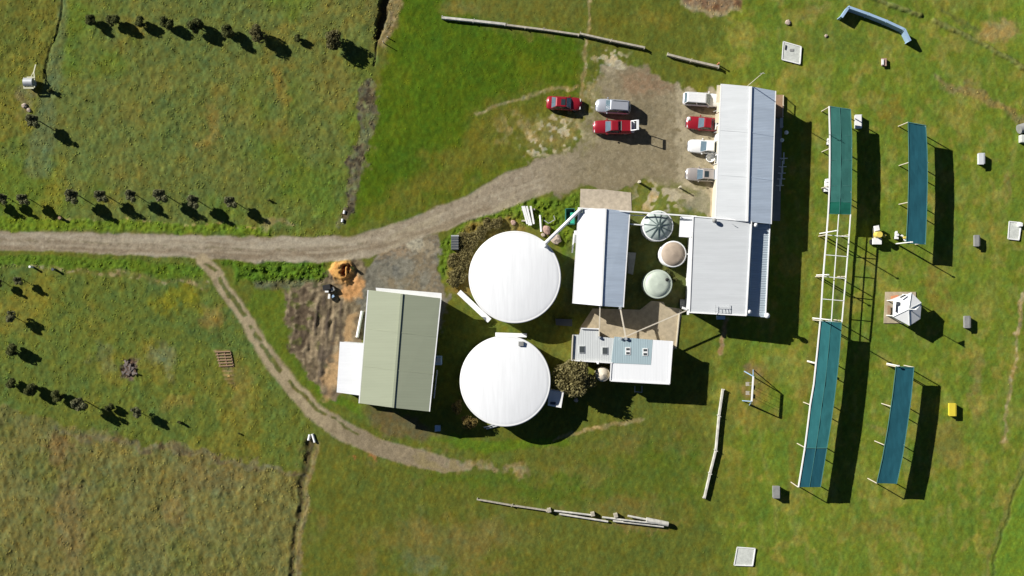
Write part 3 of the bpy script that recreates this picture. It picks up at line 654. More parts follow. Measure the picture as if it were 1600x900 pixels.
# green shed extras
slabpx([(587, 449.5), (690, 458), (690, 468), (640, 463), (588, 455)], 3.9, .08, 'canopy', M['white'], grn)
slabpx([(531, 534), (568, 537), (563, 618), (526, 613)], 2.9, .08, 'lean_to_roof', M['white_roof'], grn)
prism_walls([P(532.5, 535.5, 2.8), P(527.5, 612, 2.8), P(563, 616, 2.8), P(567, 538, 2.8)], 'lean_to_wall', M['wall_white'], grn)
tk = thing('air_unit', 'boxed unit tinted blue for shade at the east wall of the green shed', 'machine', P(685, 563))
MB().box(P(685, 563, .8), (.9, 1.1, 1.5)).build('casing', M['blue_plank'], tk, bevel=.05); MB().box(P(685, 563, 1.6), (.5, .6, .12)).build('grille', M['steel'], tk)  # bluish cast of the shed's shade painted onto the casing
t_ = thing('water_pipe', 'thin pale pipe along the shaded east side of the green shed', 'pipe', P(680, 600))
MB().tube(P(683, 578, 1.4), P(678, 622, 1.4), .1).build('pipe', M['steel'], t_); MB().bar(P(683, 579, 0), P(683, 579, 1.35), .06).build('bracket', M['steel'], t_); MB().bar(P(678, 621, 0), P(678, 621, 1.35), .06).build('bracket', M['steel'], t_)
bx = MB().box(P(684, 669, .3), (.7, .75, .6)).build('storage_box', M['blue_plank'], None, P(684, 669), bevel=.04); tag(bx, 'small grey-blue box alone south of the green shed', 'box')
pp = MB().tube(P(566, 486, .22), P(558, 527, .22), .2).build('white_pipe', M['white'], None, P(562, 506)); tag(pp, 'white pipe lying beside the west wall of the green shed', 'pipe')

# office
oz = 3.2
root = thing('office_building', 'low flat-roofed office with skylights, south of the concrete court', 'building', P(985, 560))
wst = [(908, 513), (936, 514), (936, 526), (960, 528.5), (956, 567), (893, 563), (895, 523), (905, 523)]
MB().slab([P(x, y, oz - .15) for x, y in wst][::-1], .1).build('roof', M['office_roof'], root)
MB().slab([P(x, y, oz) for x, y in ((960, 526), (1020, 531), (1017, 570), (955, 567))][::-1], .1).build('roof', M['blue_roof'], root)
MB().slab([P(x, y, oz) for x, y in ((1020.3, 531), (1051, 533), (1046, 600), (954, 595), (955, 567.4), (1017.3, 570.3))][::-1], .1).build('roof', M['white_roof_x'], root)
mb = MB(); mb.prism([Vector((p.x, p.y, 0)) for p in [P(x, y, oz) for x, y in ((910, 515), (934, 516), (934, 528), (962, 530), (1048, 535), (1043, 597), (957, 593), (957, 565), (896, 561), (898, 525), (908, 525))]],
         [P(x, y, oz - .25) for x, y in ((910, 515), (934, 516), (934, 528), (962, 530), (1048, 535), (1043, 597), (957, 593), (957, 565), (896, 561), (898, 525), (908, 525))]).build('wall', M['cream'], root)
for a, b_ in (((893, 563), (957, 567)), ((954, 595), (1046, 600)), ((1046, 600), (1051, 533)), ((955, 568), (953.5, 595)), ((936, 514), (908, 513)), ((895, 523), (893, 563))):
    MB().bar(P(*a, oz), P(*b_, oz), .14, .16).build('gutter', M['cream' if a[0] in (895,) else 'white'], root)
for x, y in ((909, 546), (945, 548)):
    f = MB().box(P(x, y, oz - .12), (.7, .95, .12)).build('skylight', M['office_roof'], root); MB().box(P(x, y, oz - .06), (.6, .8, .05)).build('pane', M['glass_lt'], f)
for x, y in ((981, 548.5), (1008, 550)):
    f = MB().box(P(x, y, oz + .02), (.65, .95, .08)).build('skylight', M['white'], root)
    for dy in (-.26, .24): MB().box(P(x, y, oz + .07) + Vector((0, dy, 0)), (.42, .26, .05)).build('pane', M['glass_lt'], f)
MB().tube(P(934, 567, 3.0), P(934, 567, 3.6), .16).build('chimney', M['white'], root)
wt = [(P(957, 595, 3), P(1043, 599, 3)), (P(934, 528, 3), P(1048, 535, 3))]
for t0 in (.12, .62, .8): panel_on(*wt[0], 1.0, 2.1, t0, t0 + .12, 1, 'window', M['glass'], root)
panel_on(*wt[0], .02, 2.1, .38, .48, 1, 'door', M['wall_white'], root)
for t0 in (.3, .7): panel_on(*wt[1], 1.0, 2.1, t0, t0 + .1, -1, 'window', M['glass'], root)
mb = MB()
for a, b_ in (((992, 603), (992, 612)), ((1003, 603), (1003, 613)), ((992, 612), (1003, 613))): mb.bar(P(*a, .9), P(*b_, .9), .07)
for x, y in ((992, 612), (1003, 613)): mb.bar(P(x, y, 0), P(x, y, .9), .07)
mb.build('step_rail', M['steel'], root)
def pipe_thing(label, a, b_, w=.13, m='cream_pipe', post=None):
    o = thing('overhead_pipe', label, 'pipe', Vector(((a.x + b_.x) / 2, (a.y + b_.y) / 2, 0)), 'overhead pipes across the court')
    MB().bar(a, b_, w).build('pipe', M[m], o)
    for e in (a, b_): MB().box(e, (w * 1.8,) * 3).build('collar', M['steel'], o)
pipe_thing('left of two cream pipes from the storage shed to the office', P(937.5, 479, 3.3), P(936, 527, 3.3))
pipe_thing('right of two cream pipes from the storage shed to the office', P(969, 481, 3.1), P(978, 529, 3.4), .17)
pipe_thing('long cream pipe slanting from the office to the workshop corner', P(970, 529, 3.4), P(1075, 484, 3.3), .13)

# concrete
def pad(name, pts, label, cat, m, z=.06):
    o = MB().slab([P(x, y, z) for x, y in pts], .12).build(name, M[m], None, P(*pts[0])); return tag(o, label, cat)
o = pad('concrete_apron', [(907, 295), (944, 296), (986, 301), (987, 331), (906, 326)], None, None, 'conc_pink'); tag(o, kind='structure')
o = pad('concrete_court', [(926, 482), (1000, 484), (1018, 470), (1037, 472), (1040, 479), (1066, 483), (1058, 541), (1052, 547), (905, 545), (905, 514)], None, None, 'conc', .05); tag(o, kind='structure')
MB().bar(P(1062, 484, .1), P(1056, 545, .1), .14, .16).build('court_kerb', M['cream'], None, P(1060, 515)); tag(bpy.data.objects['court_kerb'], kind='structure')

# ------------------------------------------------------------------ tanks
def big_tank(cx, cy, r, label):
    c = P(cx, cy, 3.0); rr = r / 12 * (CAM_H - 3) / CAM_H
    o = thing('water_tank', label, 'tank', Vector((c.x, c.y, 0)), 'two large round white tanks')
    MB().lathe(Vector((c.x, c.y, 0)), [(rr - .06, 0), (rr - .06, 2.95)], 96).build('wall', M['wall_white'], o)
    dome = MB().lathe(Vector((c.x, c.y, 2.95)), [(rr + .02, 0), (rr - .1, .06)] + [(rr * k, .06 + .38 * (1 - k * k)) for k in (.97, .9, .8, .65, .5, .3, .12, .01)], 96).build('roof', M['tank_white'], o)
    MB().lathe(Vector((c.x, c.y, 2.86)), [(rr - .02, 0), (rr + .09, 0), (rr + .09, .17), (rr - .02, .17)], 96).build('rim', M['white'], o)
    return o, c, rr
tA, cA, rA = big_tank(804.5, 433, 71, 'upper of the two large white tanks, between dirt yard and storage shed')
tB, cB, rB = big_tank(789.5, 595.5, 70, 'lower of the two large white tanks, beside the green shed shadow')
MB().box(P(814, 537, 3.2), (.65, .55, .25)).build('hatch', M['grey'], tB)
def small_tank(cx, cy, r, h, lid, label, name='rainwater_tank', wallm='white', rise=.5, ribs=0, n=40, hatch=None):
    c = P(cx, cy, h); rr = r / 12 * (CAM_H - h) / CAM_H; b0 = Vector((c.x, c.y, 0))
    o = thing(name, label, 'tank', b0)
    MB().lathe(b0, [(rr - .04, 0), (rr - .04, h - .03)], n).build('wall', M[wallm], o)
    MB().lathe(b0 + Vector((0, 0, h - .04)), [(rr, 0), (rr, .06), (rr * .55, .06 + rise * .5), (rr * .06, .06 + rise), (.01, .07 + rise)], n).build('lid', M[lid], o)
    MB().lathe(b0 + Vector((0, 0, h - .1)), [(rr, 0), (rr + .06, 0), (rr + .06, .12), (rr - .03, .14)], n).build('rim', M['white' if wallm == 'white' else lid], o)
    if ribs:
        for i in range(ribs):
            t_ = 2 * math.pi * (i + .3) / ribs
            dv = Vector((math.cos(t_), math.sin(t_), 0))
            MB().bar(b0 + Vector((0, 0, h + rise + .06)) + dv * .15, b0 + Vector((0, 0, h + .08)) + dv * rr * .93, .13, .07).build('rib', M['tank_rib'], o)
    if hatch: MB().lathe(P(*hatch, h) + Vector((0, 0, .1)), [(.22, 0), (.22, .12), (.01, .14)], 14).build('hatch', M['dark'], o)
    return o, c, rr
small_tank(1028, 353, 23.5, 2.5, 'tank_green', 'small round tank with dark radial ribs on its pale green lid', ribs=11)
small_tank(1052, 397, 20, 2.6, 'tank_beige', 'small round tank with flat beige lid and white wall', rise=.3)
small_tank(1028, 444, 22, 2.3, 'tank_mint', 'small round tank with plain mint green lid and black hatch', rise=.2, wallm='tank_mint', hatch=(1042, 437))
small_tank(942, 585, 10.5, 2.4, 'cream_pipe', 'little cream cone-topped tank at the office corner', rise=.4, ribs=0, n=20, wallm='cream')
# beam from shed to upper tank, planks round the tanks
def simple(name, mb, m, label, cat, org, group=None, bevel=0):
    o = mb.build(name, M[m], None, org, bevel=bevel); return tag(o, label, cat, group)
pb = thing('downpipe', 'thick white pipe slanting from the storage shed corner to the upper tank', 'pipe', P(880, 355))
MB().tube(P(907, 327, 3.3), P(850, 382, 3.25), .22, n=12).build('pipe', M['white'], pb)
MB().box(P(907, 329, 3.2), (.5, .5, .3)).build('rainwater_head', M['tank_mint'], pb)
simple('white_beam', MB().bar(P(717, 456, .35), P(765, 501, .35), .68, .3), 'white', 'long white flat beam lying against the southwest side of the upper tank', 'beam', P(741, 478))
simple('white_beam', MB().bar(P(774, 522.5, .25), P(823, 524, .25), .5, .25), 'white', 'shorter white beam lying between the two large tanks', 'beam', P(798, 523))
for i, (a, b_) in enumerate((((756, 668), (775, 663)), ((760, 670), (777, 665.5)))):
    simple('short_pipe', MB().tube(P(*a, .15), P(*b_, .15), .1), 'steel', ('upper', 'lower')[i] + ' of two short pale pipes at the south rim of the lower tank', 'pipe', P(*a), 'short pipes by the lower tank')
# trailer beside the lower tank
tr = thing('pump_shed', 'small white box shed tucked between the lower tank and the big tree', 'shed', P(868, 622))
c0 = [P(858, 609, 2.1), P(881, 612, 2.1), P(877, 636, 2.1), P(856, 632, 2.1)]
MB().slab(c0, .1).build('roof', M['white'], tr)
prism_walls([p - Vector((0, 0, .12)) for p in inset(c0, .1)], 'wall', M['wall_white'], tr)
MB().bar(c0[3] + Vector((0, 0, .05)), c0[2] + Vector((0, 0, .05)), .2, .16).build('flashing', M['white'], tr); MB().bar(c0[0] + Vector((0, 0, .05)), c0[1] + Vector((0, 0, .05)), .1, .1).build('flashing', M['steel'], tr)
MB().box(P(864, 630, 2.2), (.7, .3, .15)).build('vent', M['dgrey'], tr)
MB().box(P(878, 624, 1.0) + Vector((.0, 0, 0)), (.08, .8, 1.9)).build('door', M['steel'], tr)

# skip, planks, stones, bin
sk = thing('skip_bin', 'open green skip half filled, under the slanting white pipe', 'skip', P(891, 338))
cs = [P(884, 326, 1.1), P(898, 326, 1.1), P(898, 350, 1.1), P(884, 350, 1.1)]
for a, b_ in ((0, 1), (1, 2), (2, 3), (3, 0)): MB().bar(cs[a] - Vector((0, 0, .5)), cs[b_] - Vector((0, 0, .5)), .08, 1.0).build('side', M['skip'], sk)
MB().slab([p - Vector((0, 0, .85)) for p in cs], .1).build('floor', M['skip'], sk)
MB().slab([P(891, 332, .8), P(897, 332, .8), P(897, 349, .8), P(891, 349, .8)], .4).build('load', M['skip_in'], sk)
for i, (x0_, x1_, y0_, y1_) in enumerate(((816, 824, 322, 350), (819, 827, 322, 352), (823, 830, 322, 352), (829, 834, 322, 350))):
    simple('timber_plank', MB().bar(P(x0_, y0_, .5), P(x1_, y1_, .5), .24, .12), 'white', ('first', 'second', 'third', 'fourth')[i] + ' from the left of the pale planks stacked north of the upper tank', 'plank', P(x0_, y0_), 'stacked planks north of the upper tank')
for y in (328, 345): simple('plank_bearer', MB().bar(P(815, y, .2), P(836, y - 1, .2), .2, .4), 'timber', ('upper' if y < 330 else 'lower') + ' timber bearer under the stacked pale planks', 'timber', P(825, y))
simple('white_post', MB().tube(P(844, 336, .3), P(846, 362, .3), .14), 'white', 'single white post lying right of the stacked planks', 'post', P(845, 349))
simple('junk_frame', MB().bar(P(857, 349, .3), P(867, 343, .3), .09).bar(P(867, 343, .3), P(865, 337, .3), .09).bar(P(850, 344, .3), P(857, 349, .3), .09), 'steel', 'bent metal frame lying between the plank stack and the skip', 'scrap', P(860, 345))
def rock(x, y, r, m, label, flat=.6, name='boulder', group=None, z=0):
    bm = bmesh.new(); bmesh.ops.create_icosphere(bm, subdivisions=2, radius=r)
    rr_ = random.Random(int(x * 7 + y))
    for v in bm.verts: v.co *= rr_.uniform(.8, 1.15); v.co.z *= flat
    me = bpy.data.meshes.new(name); bm.to_mesh(me); bm.free(); me.materials.append(M[m])
    o = bpy.data.objects.new(name, me); o.location = P(x, y, z + r * flat * .6); COL.objects.link(o); return tag(o, label, 'rock', group)
rock(854, 359, .62, 'pink', 'pinkish boulder at the end of the white post')
rock(869, 374, .68, 'stone', 'pale boulder under the slanting white pipe')
rock(849, 367, .3, 'stone', 'small pale stone at the north rim of the upper tank')
rock(802, 348, .35, 'pink', 'reddish stone in weeds above the upper tank')
rock(900, 533, .5, 'pink', 'pinkish rubble lump at the west end of the office'); 
rock(897, 540, .38, 'stone', 'pale rubble lump between office and big tree')
rock(900, 625, .3, 'stone', 'small stone at the foot of the big tree')
bn = thing('storage_bin', 'dark grey ribbed bin in the grass west of the upper tank', 'bin', P(711, 379))
MB().box(P(711, 380, .5), (.95, 1.75, 1.0)).build('body', M['dgrey'], bn, bevel=.04)
MB().box(P(711, 368.5, .9), (1.0, .18, .35)).build('handle', M['steel'], bn)
mb = MB()
for i in range(5): mb.box(P(711, 372 + i * 4.0, 1.02), (.9, .06, .05))
mb.build('lid_rib', M['grey'], bn)
wall_items = MB().box(P(899, 370, 1.2), (.3, 1.6, .2)).build('pipe_bracket', M['white'], mid); MB().bar(P(897, 365, 1.5), P(894, 395, 1.5), .18).build('downpipe', M['white'], mid)
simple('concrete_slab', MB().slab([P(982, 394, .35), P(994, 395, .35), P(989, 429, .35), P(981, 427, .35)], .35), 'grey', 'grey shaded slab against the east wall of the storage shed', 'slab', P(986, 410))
simple('water_trough', MB().slab([P(868, 498, .4), P(894, 499, .4), P(894, 510, .4), P(869, 508, .4)], .4), 'dgrey', 'dark low trough in shade southeast of the upper tank', 'trough', P(880, 503))

# ------------------------------------------------------------------ shade canopies of the shooting range
NZ = 2.9
def interp(pts, n):
    out = []
    for (a, b_) in zip(pts[:-1], pts[1:]):
        for i in range(n): out.append((a[0] + (b_[0] - a[0]) * i / n, a[1] + (b_[1] - a[1]) * i / n))
    out.append(pts[-1]); return out
def canopy(label, Wp, Ep, mats, posts, seams=True, rail=True, mid=True, nm='shade_canopy', crown=.12):
    n = len(Wp)
    c = P((Wp[0][0] + Ep[-1][0]) / 2, (Wp[0][1] + Ep[-1][1]) / 2); root = thing(nm, label, 'shade canopy', c, 'shade canopies along the range')
    k = 0
    while k < n - 1:
        m = mats[k]; k2 = k
        while k2 + 1 < n - 1 and mats[k2 + 1] == m: k2 += 1
        if m is None: k = k2 + 1; continue
        mb = MB(); vs = []; nj = 7; WL = []; EL = []
        for kk in range(k, k2 + 1):
            for i in range(6): WL.append([Wp[kk][q_] + (Wp[kk + 1][q_] - Wp[kk][q_]) * i / 6 for q_ in (0, 1)]); EL.append([Ep[kk][q_] + (Ep[kk + 1][q_] - Ep[kk][q_]) * i / 6 for q_ in (0, 1)])
        WL.append(Wp[k2 + 1]); EL.append(Ep[k2 + 1]); ni = len(WL)
        for i in range(ni):
            a, b_ = P(*WL[i], NZ), P(*EL[i], NZ)
            for j in range(nj):
                tt = j / (nj - 1); p = lerp(a, b_, tt)
                p.z += crown * (1 - abs(2 * tt - 1)) * (1 if mid else 0) + random.uniform(-.014, .014) - .05 * math.sin(math.pi * tt) * (0.5 + .5 * math.cos(i * 2 * math.pi / 6)); vs.append(p)
        fs = [(i * nj + j, (i + 1) * nj + j, (i + 1) * nj + j + 1, i * nj + j + 1) for i in range(ni - 1) for j in range(nj - 1)]
        N_ = len(vs); vs2 = vs + [v - Vector((0, 0, .03)) for v in vs]; fs2 = fs + [tuple(i + N_ for i in reversed(f)) for f in fs]
        bd = [i * nj for i in range(ni)] + [(ni - 1) * nj + j for j in range(1, nj)] + [i * nj + nj - 1 for i in range(ni - 2, -1, -1)] + [j for j in range(nj - 2, 0, -1)]
        fs2 += [(bd[i], bd[i] + N_, bd[(i + 1) % len(bd)] + N_, bd[(i + 1) % len(bd)]) for i in range(len(bd))]
        mb.add(vs2, fs2, False); mb.build('cloth', M[m], root)
        k = k2 + 1
    for k in range(n - 1):
        if seams:
            up = Vector((0, 0, .03)); MB().bar(P(*Wp[k + 1], NZ) + up, P(*Ep[k + 1], NZ) + up, .045, .03).build('crossbar', M['seam'], root)
    for k in range(n - 1):
        if mats[k] is None and rail: continue
        MB().bar(P(*Ep[k], NZ + .02), P(*Ep[k + 1], NZ + .02), .07, .07).build('side_rail', M['seam'], root)
        MB().bar(P(*Wp[k], NZ + .03), P(*Wp[k + 1], NZ + .03), .15 if rail else .07, .14 if rail else .07).build('side_rail', M['white' if rail else 'seam'], root)
        if mid:
            a = P((Wp[k][0] + Ep[k][0]) / 2, (Wp[k][1] + Ep[k][1]) / 2, NZ + crown + .0); b_ = P((Wp[k + 1][0] + Ep[k + 1][0]) / 2, (Wp[k + 1][1] + Ep[k + 1][1]) / 2, NZ + crown)
            MB().bar(a, b_, .045, .03).build('ridge_wire', M['seam'], root)
    a = P(*Wp[0], NZ + .03); b_ = P(*Ep[0], NZ + .03); MB().bar(a, b_, .09, .07).build('crossbar', M['seam'], root)
    for (x, y) in posts:        # x,y of the post top in the photo
        a = P(x, y, NZ); MB().tube(Vector((a.x, a.y, 0)), a, .07, n=8).build('post', M['cream_pipe'], root)
    return root
W1 = [(1295.5, 166), (1296.5, 210), (1296.5, 250), (1296, 290), (1295, 315), (1294, 334)]
E1 = [(1329, 171), (1331, 212), (1331, 250), (1330.5, 290), (1330, 316), (1329, 335)]
canopy('teal green shade canopy nearest the clubhouse', W1, E1, ['teal', 'teal', 'teal', 'teal', 'teal_grn'],
       [(1296, 167), (1296.5, 232), (1296, 290), (1329, 171), (1331, 232), (1330, 300)], seams=True)
W2 = [(1281.5, 502), (1277, 548), (1271.5, 600), (1266, 632), (1262, 665), (1257.5, 700), (1247.5, 761)]
E2 = [(1315, 504), (1312, 548), (1306.5, 600), (1302.5, 632), (1298, 665), (1292, 700), (1282, 761)]
canopy('long aqua shade canopy below the bare frame, dark blue at its tip', W2, E2, ['aqua'] * 5 + ['navy'],
       [(1273, 568), (1267, 633), (1257, 699), (1247, 761), (1311, 568), (1303, 633), (1291, 699), (1281, 760)], seams=False)
o = bpy.data.objects
MB().bar(P(1257.5, 700, NZ + .06), P(1292, 700, NZ + .06), .08).build('crossbar', M['seam'], [x for x in COL.objects if x.name.startswith('shade_canopy')][-1])
W3 = [(1419, 191), (1420, 235), (1420, 280), (1418.5, 330), (1416, 380)]
E3 = [(1446.5, 196), (1448.8, 237), (1449.2, 280), (1448, 330), (1446, 382)]
canopy('deep blue shade canopy standing alone in the northeast of the range', W3, E3, ['navy'] * 4, [(1419, 191), (1420, 254), (1420, 316), (1416, 379), (1446, 197), (1450, 254), (1449, 316), (1446, 380)], seams=False, rail=False, mid=False)
W4 = [(1400, 573), (1394.5, 620), (1387, 670), (1379, 715), (1370, 755)]
E4 = [(1428, 574), (1424, 620), (1417, 670), (1410, 715), (1401, 756)]
canopy('deep blue shade canopy standing alone in the southeast of the range', W4, E4, ['navy'] * 4, [(1400, 573), (1392, 635), (1381, 695), (1370, 755), (1428, 574), (1423, 635), (1413, 695), (1401, 755)], seams=False, rail=False, mid=False)
fr = thing('open_frame', 'bare white canopy frame without cloth between the two long canopies', 'frame', P(1305, 418))
Wf = interp([(1294, 334), (1290, 385), (1285.5, 440), (1282, 500)], 1); Ef = [(1329, 335), (1325.5, 385), (1321, 440), (1315.5, 503)]
Mf = [(1310.5, 335), (1307, 385), (1303, 440), (1299, 502)]
for L, wd_ in ((Wf, .15), (Ef, .12), (Mf, .09)):
    for a, b_ in zip(L[:-1], L[1:]): MB().bar(P(*a, NZ), P(*b_, NZ), wd_).build('rail', M['white'], fr)
for y in (367, 398, 432, 467, 501):
    def xat(L):
        for a, b_ in zip(L[:-1], L[1:]):
            if a[1] <= y <= b_[1] + 3: return a[0] + (b_[0] - a[0]) * (y - a[1]) / (b_[1] - a[1])
        return L[-1][0]
    MB().bar(P(xat(Wf), y, NZ + .02), P(xat(Ef), y + 3, NZ + .02), .08).build('crossbar', M['white'], fr)
    if y in (432, 367, 501):
        for x in (xat(Wf), xat(Ef)):
            a = P(x, y, NZ); MB().tube(Vector((a.x, a.y, 0)), a, .07, n=8).build('post', M['cream_pipe'], fr)
def tallpole(x, y, h, label):
    a = P(x, y); o_ = thing('light_pole', label, 'pole', a)
    MB().tube(a, a + Vector((0, 0, h)), .09, .06).build('shaft', M['white'], o_); MB().box(a + Vector((0, 0, h)), (.3, .16, .12)).build('lamp_head', M['white'], o_)
tallpole(1281, 365, 6.2, 'tall white pole standing through the north part of the bare frame')
tallpole(1270, 497, 6.2, 'tall white pole at the south end of the bare frame')
tallpole(1276, 430, 4.2, 'shorter white pole halfway along the bare frame')
tallpole(1400, 381, 4.6, 'white pole at the south end of the northeast canopy')
tallpole(1386, 568, 3.4, 'pale pole at the north end of the southeast canopy')
tallpole(1262, 564, 2.4, 'short pole beside the north part of the long aqua canopy')

# clay target throwers
def thrower(x, y, label, yellow=True, s=1.0, rz=0.0):
    a = P(x, y); o_ = thing('target_thrower', label, 'machine', a, 'clay target throwers on the range')
    m = Matrix.Rotation(rz, 3, 'Z')
    T = lambda v: a + m @ (Vector(v) * s)
    mb = MB(); mb.box(T((0, 0, .4)), (.6 * s, 1.5 * s, .08), rz); mb.box(T((0, -.55, .6)), (.85 * s, .6 * s, .35 * s), rz); mb.build('base_frame', M['white'], o_)
    MB().tube(T((0, .1, .45)), T((0, .1, 1.35)), .30 * s, n=14).build('magazine', M['gold' if yellow else 'white'], o_)
    MB().bar(T((-.1, .1, 1.0)), T((.75, -.05, 1.0)), .22 * s, .12).build('throwing_arm', M['gold' if yellow else 'white'], o_)
    MB().box(T((-.05, .75, .7)), (.4 * s, .5 * s, .4 * s), rz + .2).build('motor', M['white'], o_)
    for sx in (-.45, .45): MB().tube(T((sx - .05, -.6, .25)), T((sx + .05, -.6, .25)), .25 * s, n=14).build('wheel', M['tyre'], o_)
thrower(1366, 369, 'large yellow and white target thrower on the grass between the canopies', True, 1.3)
thrower(1399, 368, 'small white target machine west of the northeast canopy', False, .55)
thrower(1411, 372, 'yellow striped target machine beside the northeast canopy post', True, .5, .7)
thrower(1290, 291, 'white target thrower against the west rail of the teal canopy', False, .9)
thrower(1293, 222, 'little white machine box on the west rail of the teal canopy', False, .45)

# slabs and range boxes
def tslab(pts, label, z=.14):
    root = thing('concrete_pad', label, 'concrete pad', P(*pts[0])); MB().slab([P(x, y, z) for x, y in pts], .16).build('slab', M['conc_wht'], root, bevel=.02)
    q_ = [P(x, y, z + .03) for x, y in pts]
    for a, b_ in zip(q_, q_[1:] + q_[:1]): MB().bar(a, b_, .12, .06).build('edging', M['white'], root)
    return root
r1 = tslab([(1224, 65), (1252, 73), (1250, 100), (1222, 93)], 'square white concrete pad with black slot, north of the clubhouse')
MB().box(P(1227.5, 74, .2), (.14, .6, .06), -.15).build('slot', M['dark'], r1); MB().box(P(1237, 78, .19), (.5, .3, .04)).build('drain_cover', M['grey'], r1)
r2 = tslab([(1152, 855), (1180, 857), (1176, 884), (1147, 883)], 'square white concrete pad alone near the bottom edge')
r3 = tslab([(1577, 346), (1596, 348), (1592, 375), (1575, 373)], 'pale concrete pad near the right edge of the range'); MB().box(P(1594, 351, .4), (.4, .45, .5)).build('box', M['white'], r3)
def rbox(x, y, wx, wy, h, m, label, lidm=None, rz=0.0):
    o_ = thing('trap_box', label, 'box', P(x, y), 'low boxes on the range'); c = P(x, y, h / 2)
    MB().box(c, (wx, wy, h), rz).build('body', M[m], o_, bevel=.03)
    MB().box(P(x, y, h + .03), (wx + .08, wy + .08, .06), rz).build('lid', M[lidm or m], o_)
    return o_
rbox(1341, 190, .75, 1.7, .75, 'wall_white', 'white box beside the northeast corner of the teal canopy', 'white')
rbox(1533, 248, .6, 1.4, .8, 'wall_white', 'pale upright box in the upper right grass', 'wall_white')
rbox(1526, 376, .5, 1.4, .75, 'grey', 'grey weathered box right of the northeast canopy')
rbox(1511, 503, .6, 1.5, .8, 'grey', 'grey weathered box east of the hexagonal gazebo')
rbox(1488, 640, .75, 1.6, .75, 'yellow', 'bright yellow box alone in the southeast grass', 'yellow')
rbox(1213, 769, .8, 1.5, .9, 'grey', 'speckled grey box at the southwest end of the aqua canopy')
ob_ = rbox(1381, 97, .6, .9, .35, 'pink', 'small brown box with white front in the upper right grass'); MB().box(P(1379, 97, .45), (.25, .7, .15)).build('panel', M['white'], ob_)
rock(1231, 35, .38, 'stone', 'scattered pale stone pile north of the square pad', .5); rock(1291, 56, .22, 'stone', 'lone small pale stone east of the square pad')
rock(1300, 6, .1, 'stone', 'tiny stone at the top edge') if False else None
rtk = thing('rusty_roller', 'weathered grey drum lying at the right edge of the range', 'drum', P(1600, 204))
MB().tube(P(1592, 202, .6), P(1612, 196, .6), .6, n=20).build('drum', M['grey'], rtk); MB().box(P(1600, 217, .35), (1.1, 1.0, .7)).build('block', M['conc_wht'], rtk, bevel=.1)

# gazebo
gz = thing('hexagonal_gazebo', 'white hexagonal gazebo with flag on a concrete base', 'gazebo', P(1418, 484))
hp = [P(x, y, 2.5) for x, y in ((1424, 457), (1440, 473), (1438, 498), (1421, 509), (1395, 495), (1396, 468))]
ap = P(1426, 484, 3.25) if False else P(1420, 483, 3.3)
slabpx([(1383.5, 456), (1431, 456), (1431, 505), (1381, 505)], .12, .14, 'base_slab', M['conc'], gz)
for i in range(6):
    a, b_ = hp[i], hp[(i + 1) % 6]
    MB().add([a, b_, ap, a - Vector((0, 0, .06)), b_ - Vector((0, 0, .06)), ap - Vector((0, 0, .06))], [(0, 2, 1), (3, 4, 5), (0, 1, 4, 3), (1, 2, 5, 4), (2, 0, 3, 5)]).build('roof_panel', M['white'], gz)
    MB().bar(lerp(a, ap, .02) + Vector((0, 0, .03)), ap + Vector((0, 0, .03)), .07, .06).build('hip_cap', M['office_roof'], gz)
    q_ = lerp(a, ap, .12); MB().bar(Vector((q_.x, q_.y, .1)), Vector((q_.x, q_.y, 2.5)), .1).build('post', M['white'], gz)
    c_ = lerp(b_, ap, .12); q1 = Vector((q_.x, q_.y, 1.0)); q2 = Vector((c_.x, c_.y, 1.0))
    if i != 4: MB().bar(q1, q2, .05, .9).build('side_wall', M['wall_white'], gz)
MB().bar(P(1407, 465, 3.02), P(1415, 461, 2.86), .16, .08).build('roof_strip', M['dark'], gz)
MB().bar(P(1401, 474, 2.86), P(1400, 488, 2.86), .13, .08).build('roof_strip', M['dark'], gz)
MB().box(P(1403, 474, 2.93), (.4, .4, .1)).build('roof_box', M['dgrey'], gz)
fp = thing('flag_pole', 'pole with small pennant rising through the gazebo roof', 'flag pole', Vector((ap.x, ap.y, 3.2)))
MB().tube(Vector((ap.x, ap.y, 3.2)), Vector((ap.x, ap.y, 5.4)), .05).build('pole', M['white'], fp)
MB().add([(ap.x, ap.y, 5.35), (ap.x, ap.y, 4.75), (ap.x + .75, ap.y + .5, 4.9), (ap.x + .02, ap.y + .02, 5.35), (ap.x + .02, ap.y + .02, 4.75)], [(0, 1, 2), (3, 2, 4), (0, 2, 3), (1, 4, 2), (0, 3, 4, 1)]).build('pennant', M['white'], fp)
simple('clay_box', MB().box(P(1398, 464, .32), (.9, .35, .4), .2), 'orange', 'orange box on the gazebo base under the roof edge', 'box', P(1398, 464), bevel=.03)
simple('garden_bench', MB().box(P(1389, 484, .45), (.4, 1.1, .08)).box(P(1389, 480, .25), (.35, .08, .35)).box(P(1389, 488, .25), (.35, .08, .35)), 'timber_br', 'small brown bench on the gazebo base', 'bench', P(1389, 484))

# swing frame
sw = thing('swing_frame', 'white A-shaped frame on worn grass left of the range', 'frame', P(1168, 604)); sh = 2.75
b0, b1 = P(1177, 588, sh), P(1174.5, 627, sh)
MB().bar(b0, b1, .18).build('top_beam', M['white'], sw)
for a, b_ in (((1163, 580), b0), ((1177, 578), b0), ((1160, 626), b1), ((1171, 633), b1)): MB().bar(P(*a), b_, .1).build('leg', M['blue_plank'], sw)
for y in (600, 614):
    tt = (y - 588) / 39; t_ = lerp(b0, b1, tt)
    s_ = MB().box(P(1168, y, .55), (.45, .5, .06)).build('seat', M['timber'], sw)
    for dy in (-.2, .2): MB().bar(Vector((t_.x, t_.y + dy, sh)), P(1168, y, .58) + Vector((0, dy, 0)), .025).build('chain', M['grey'], sw)

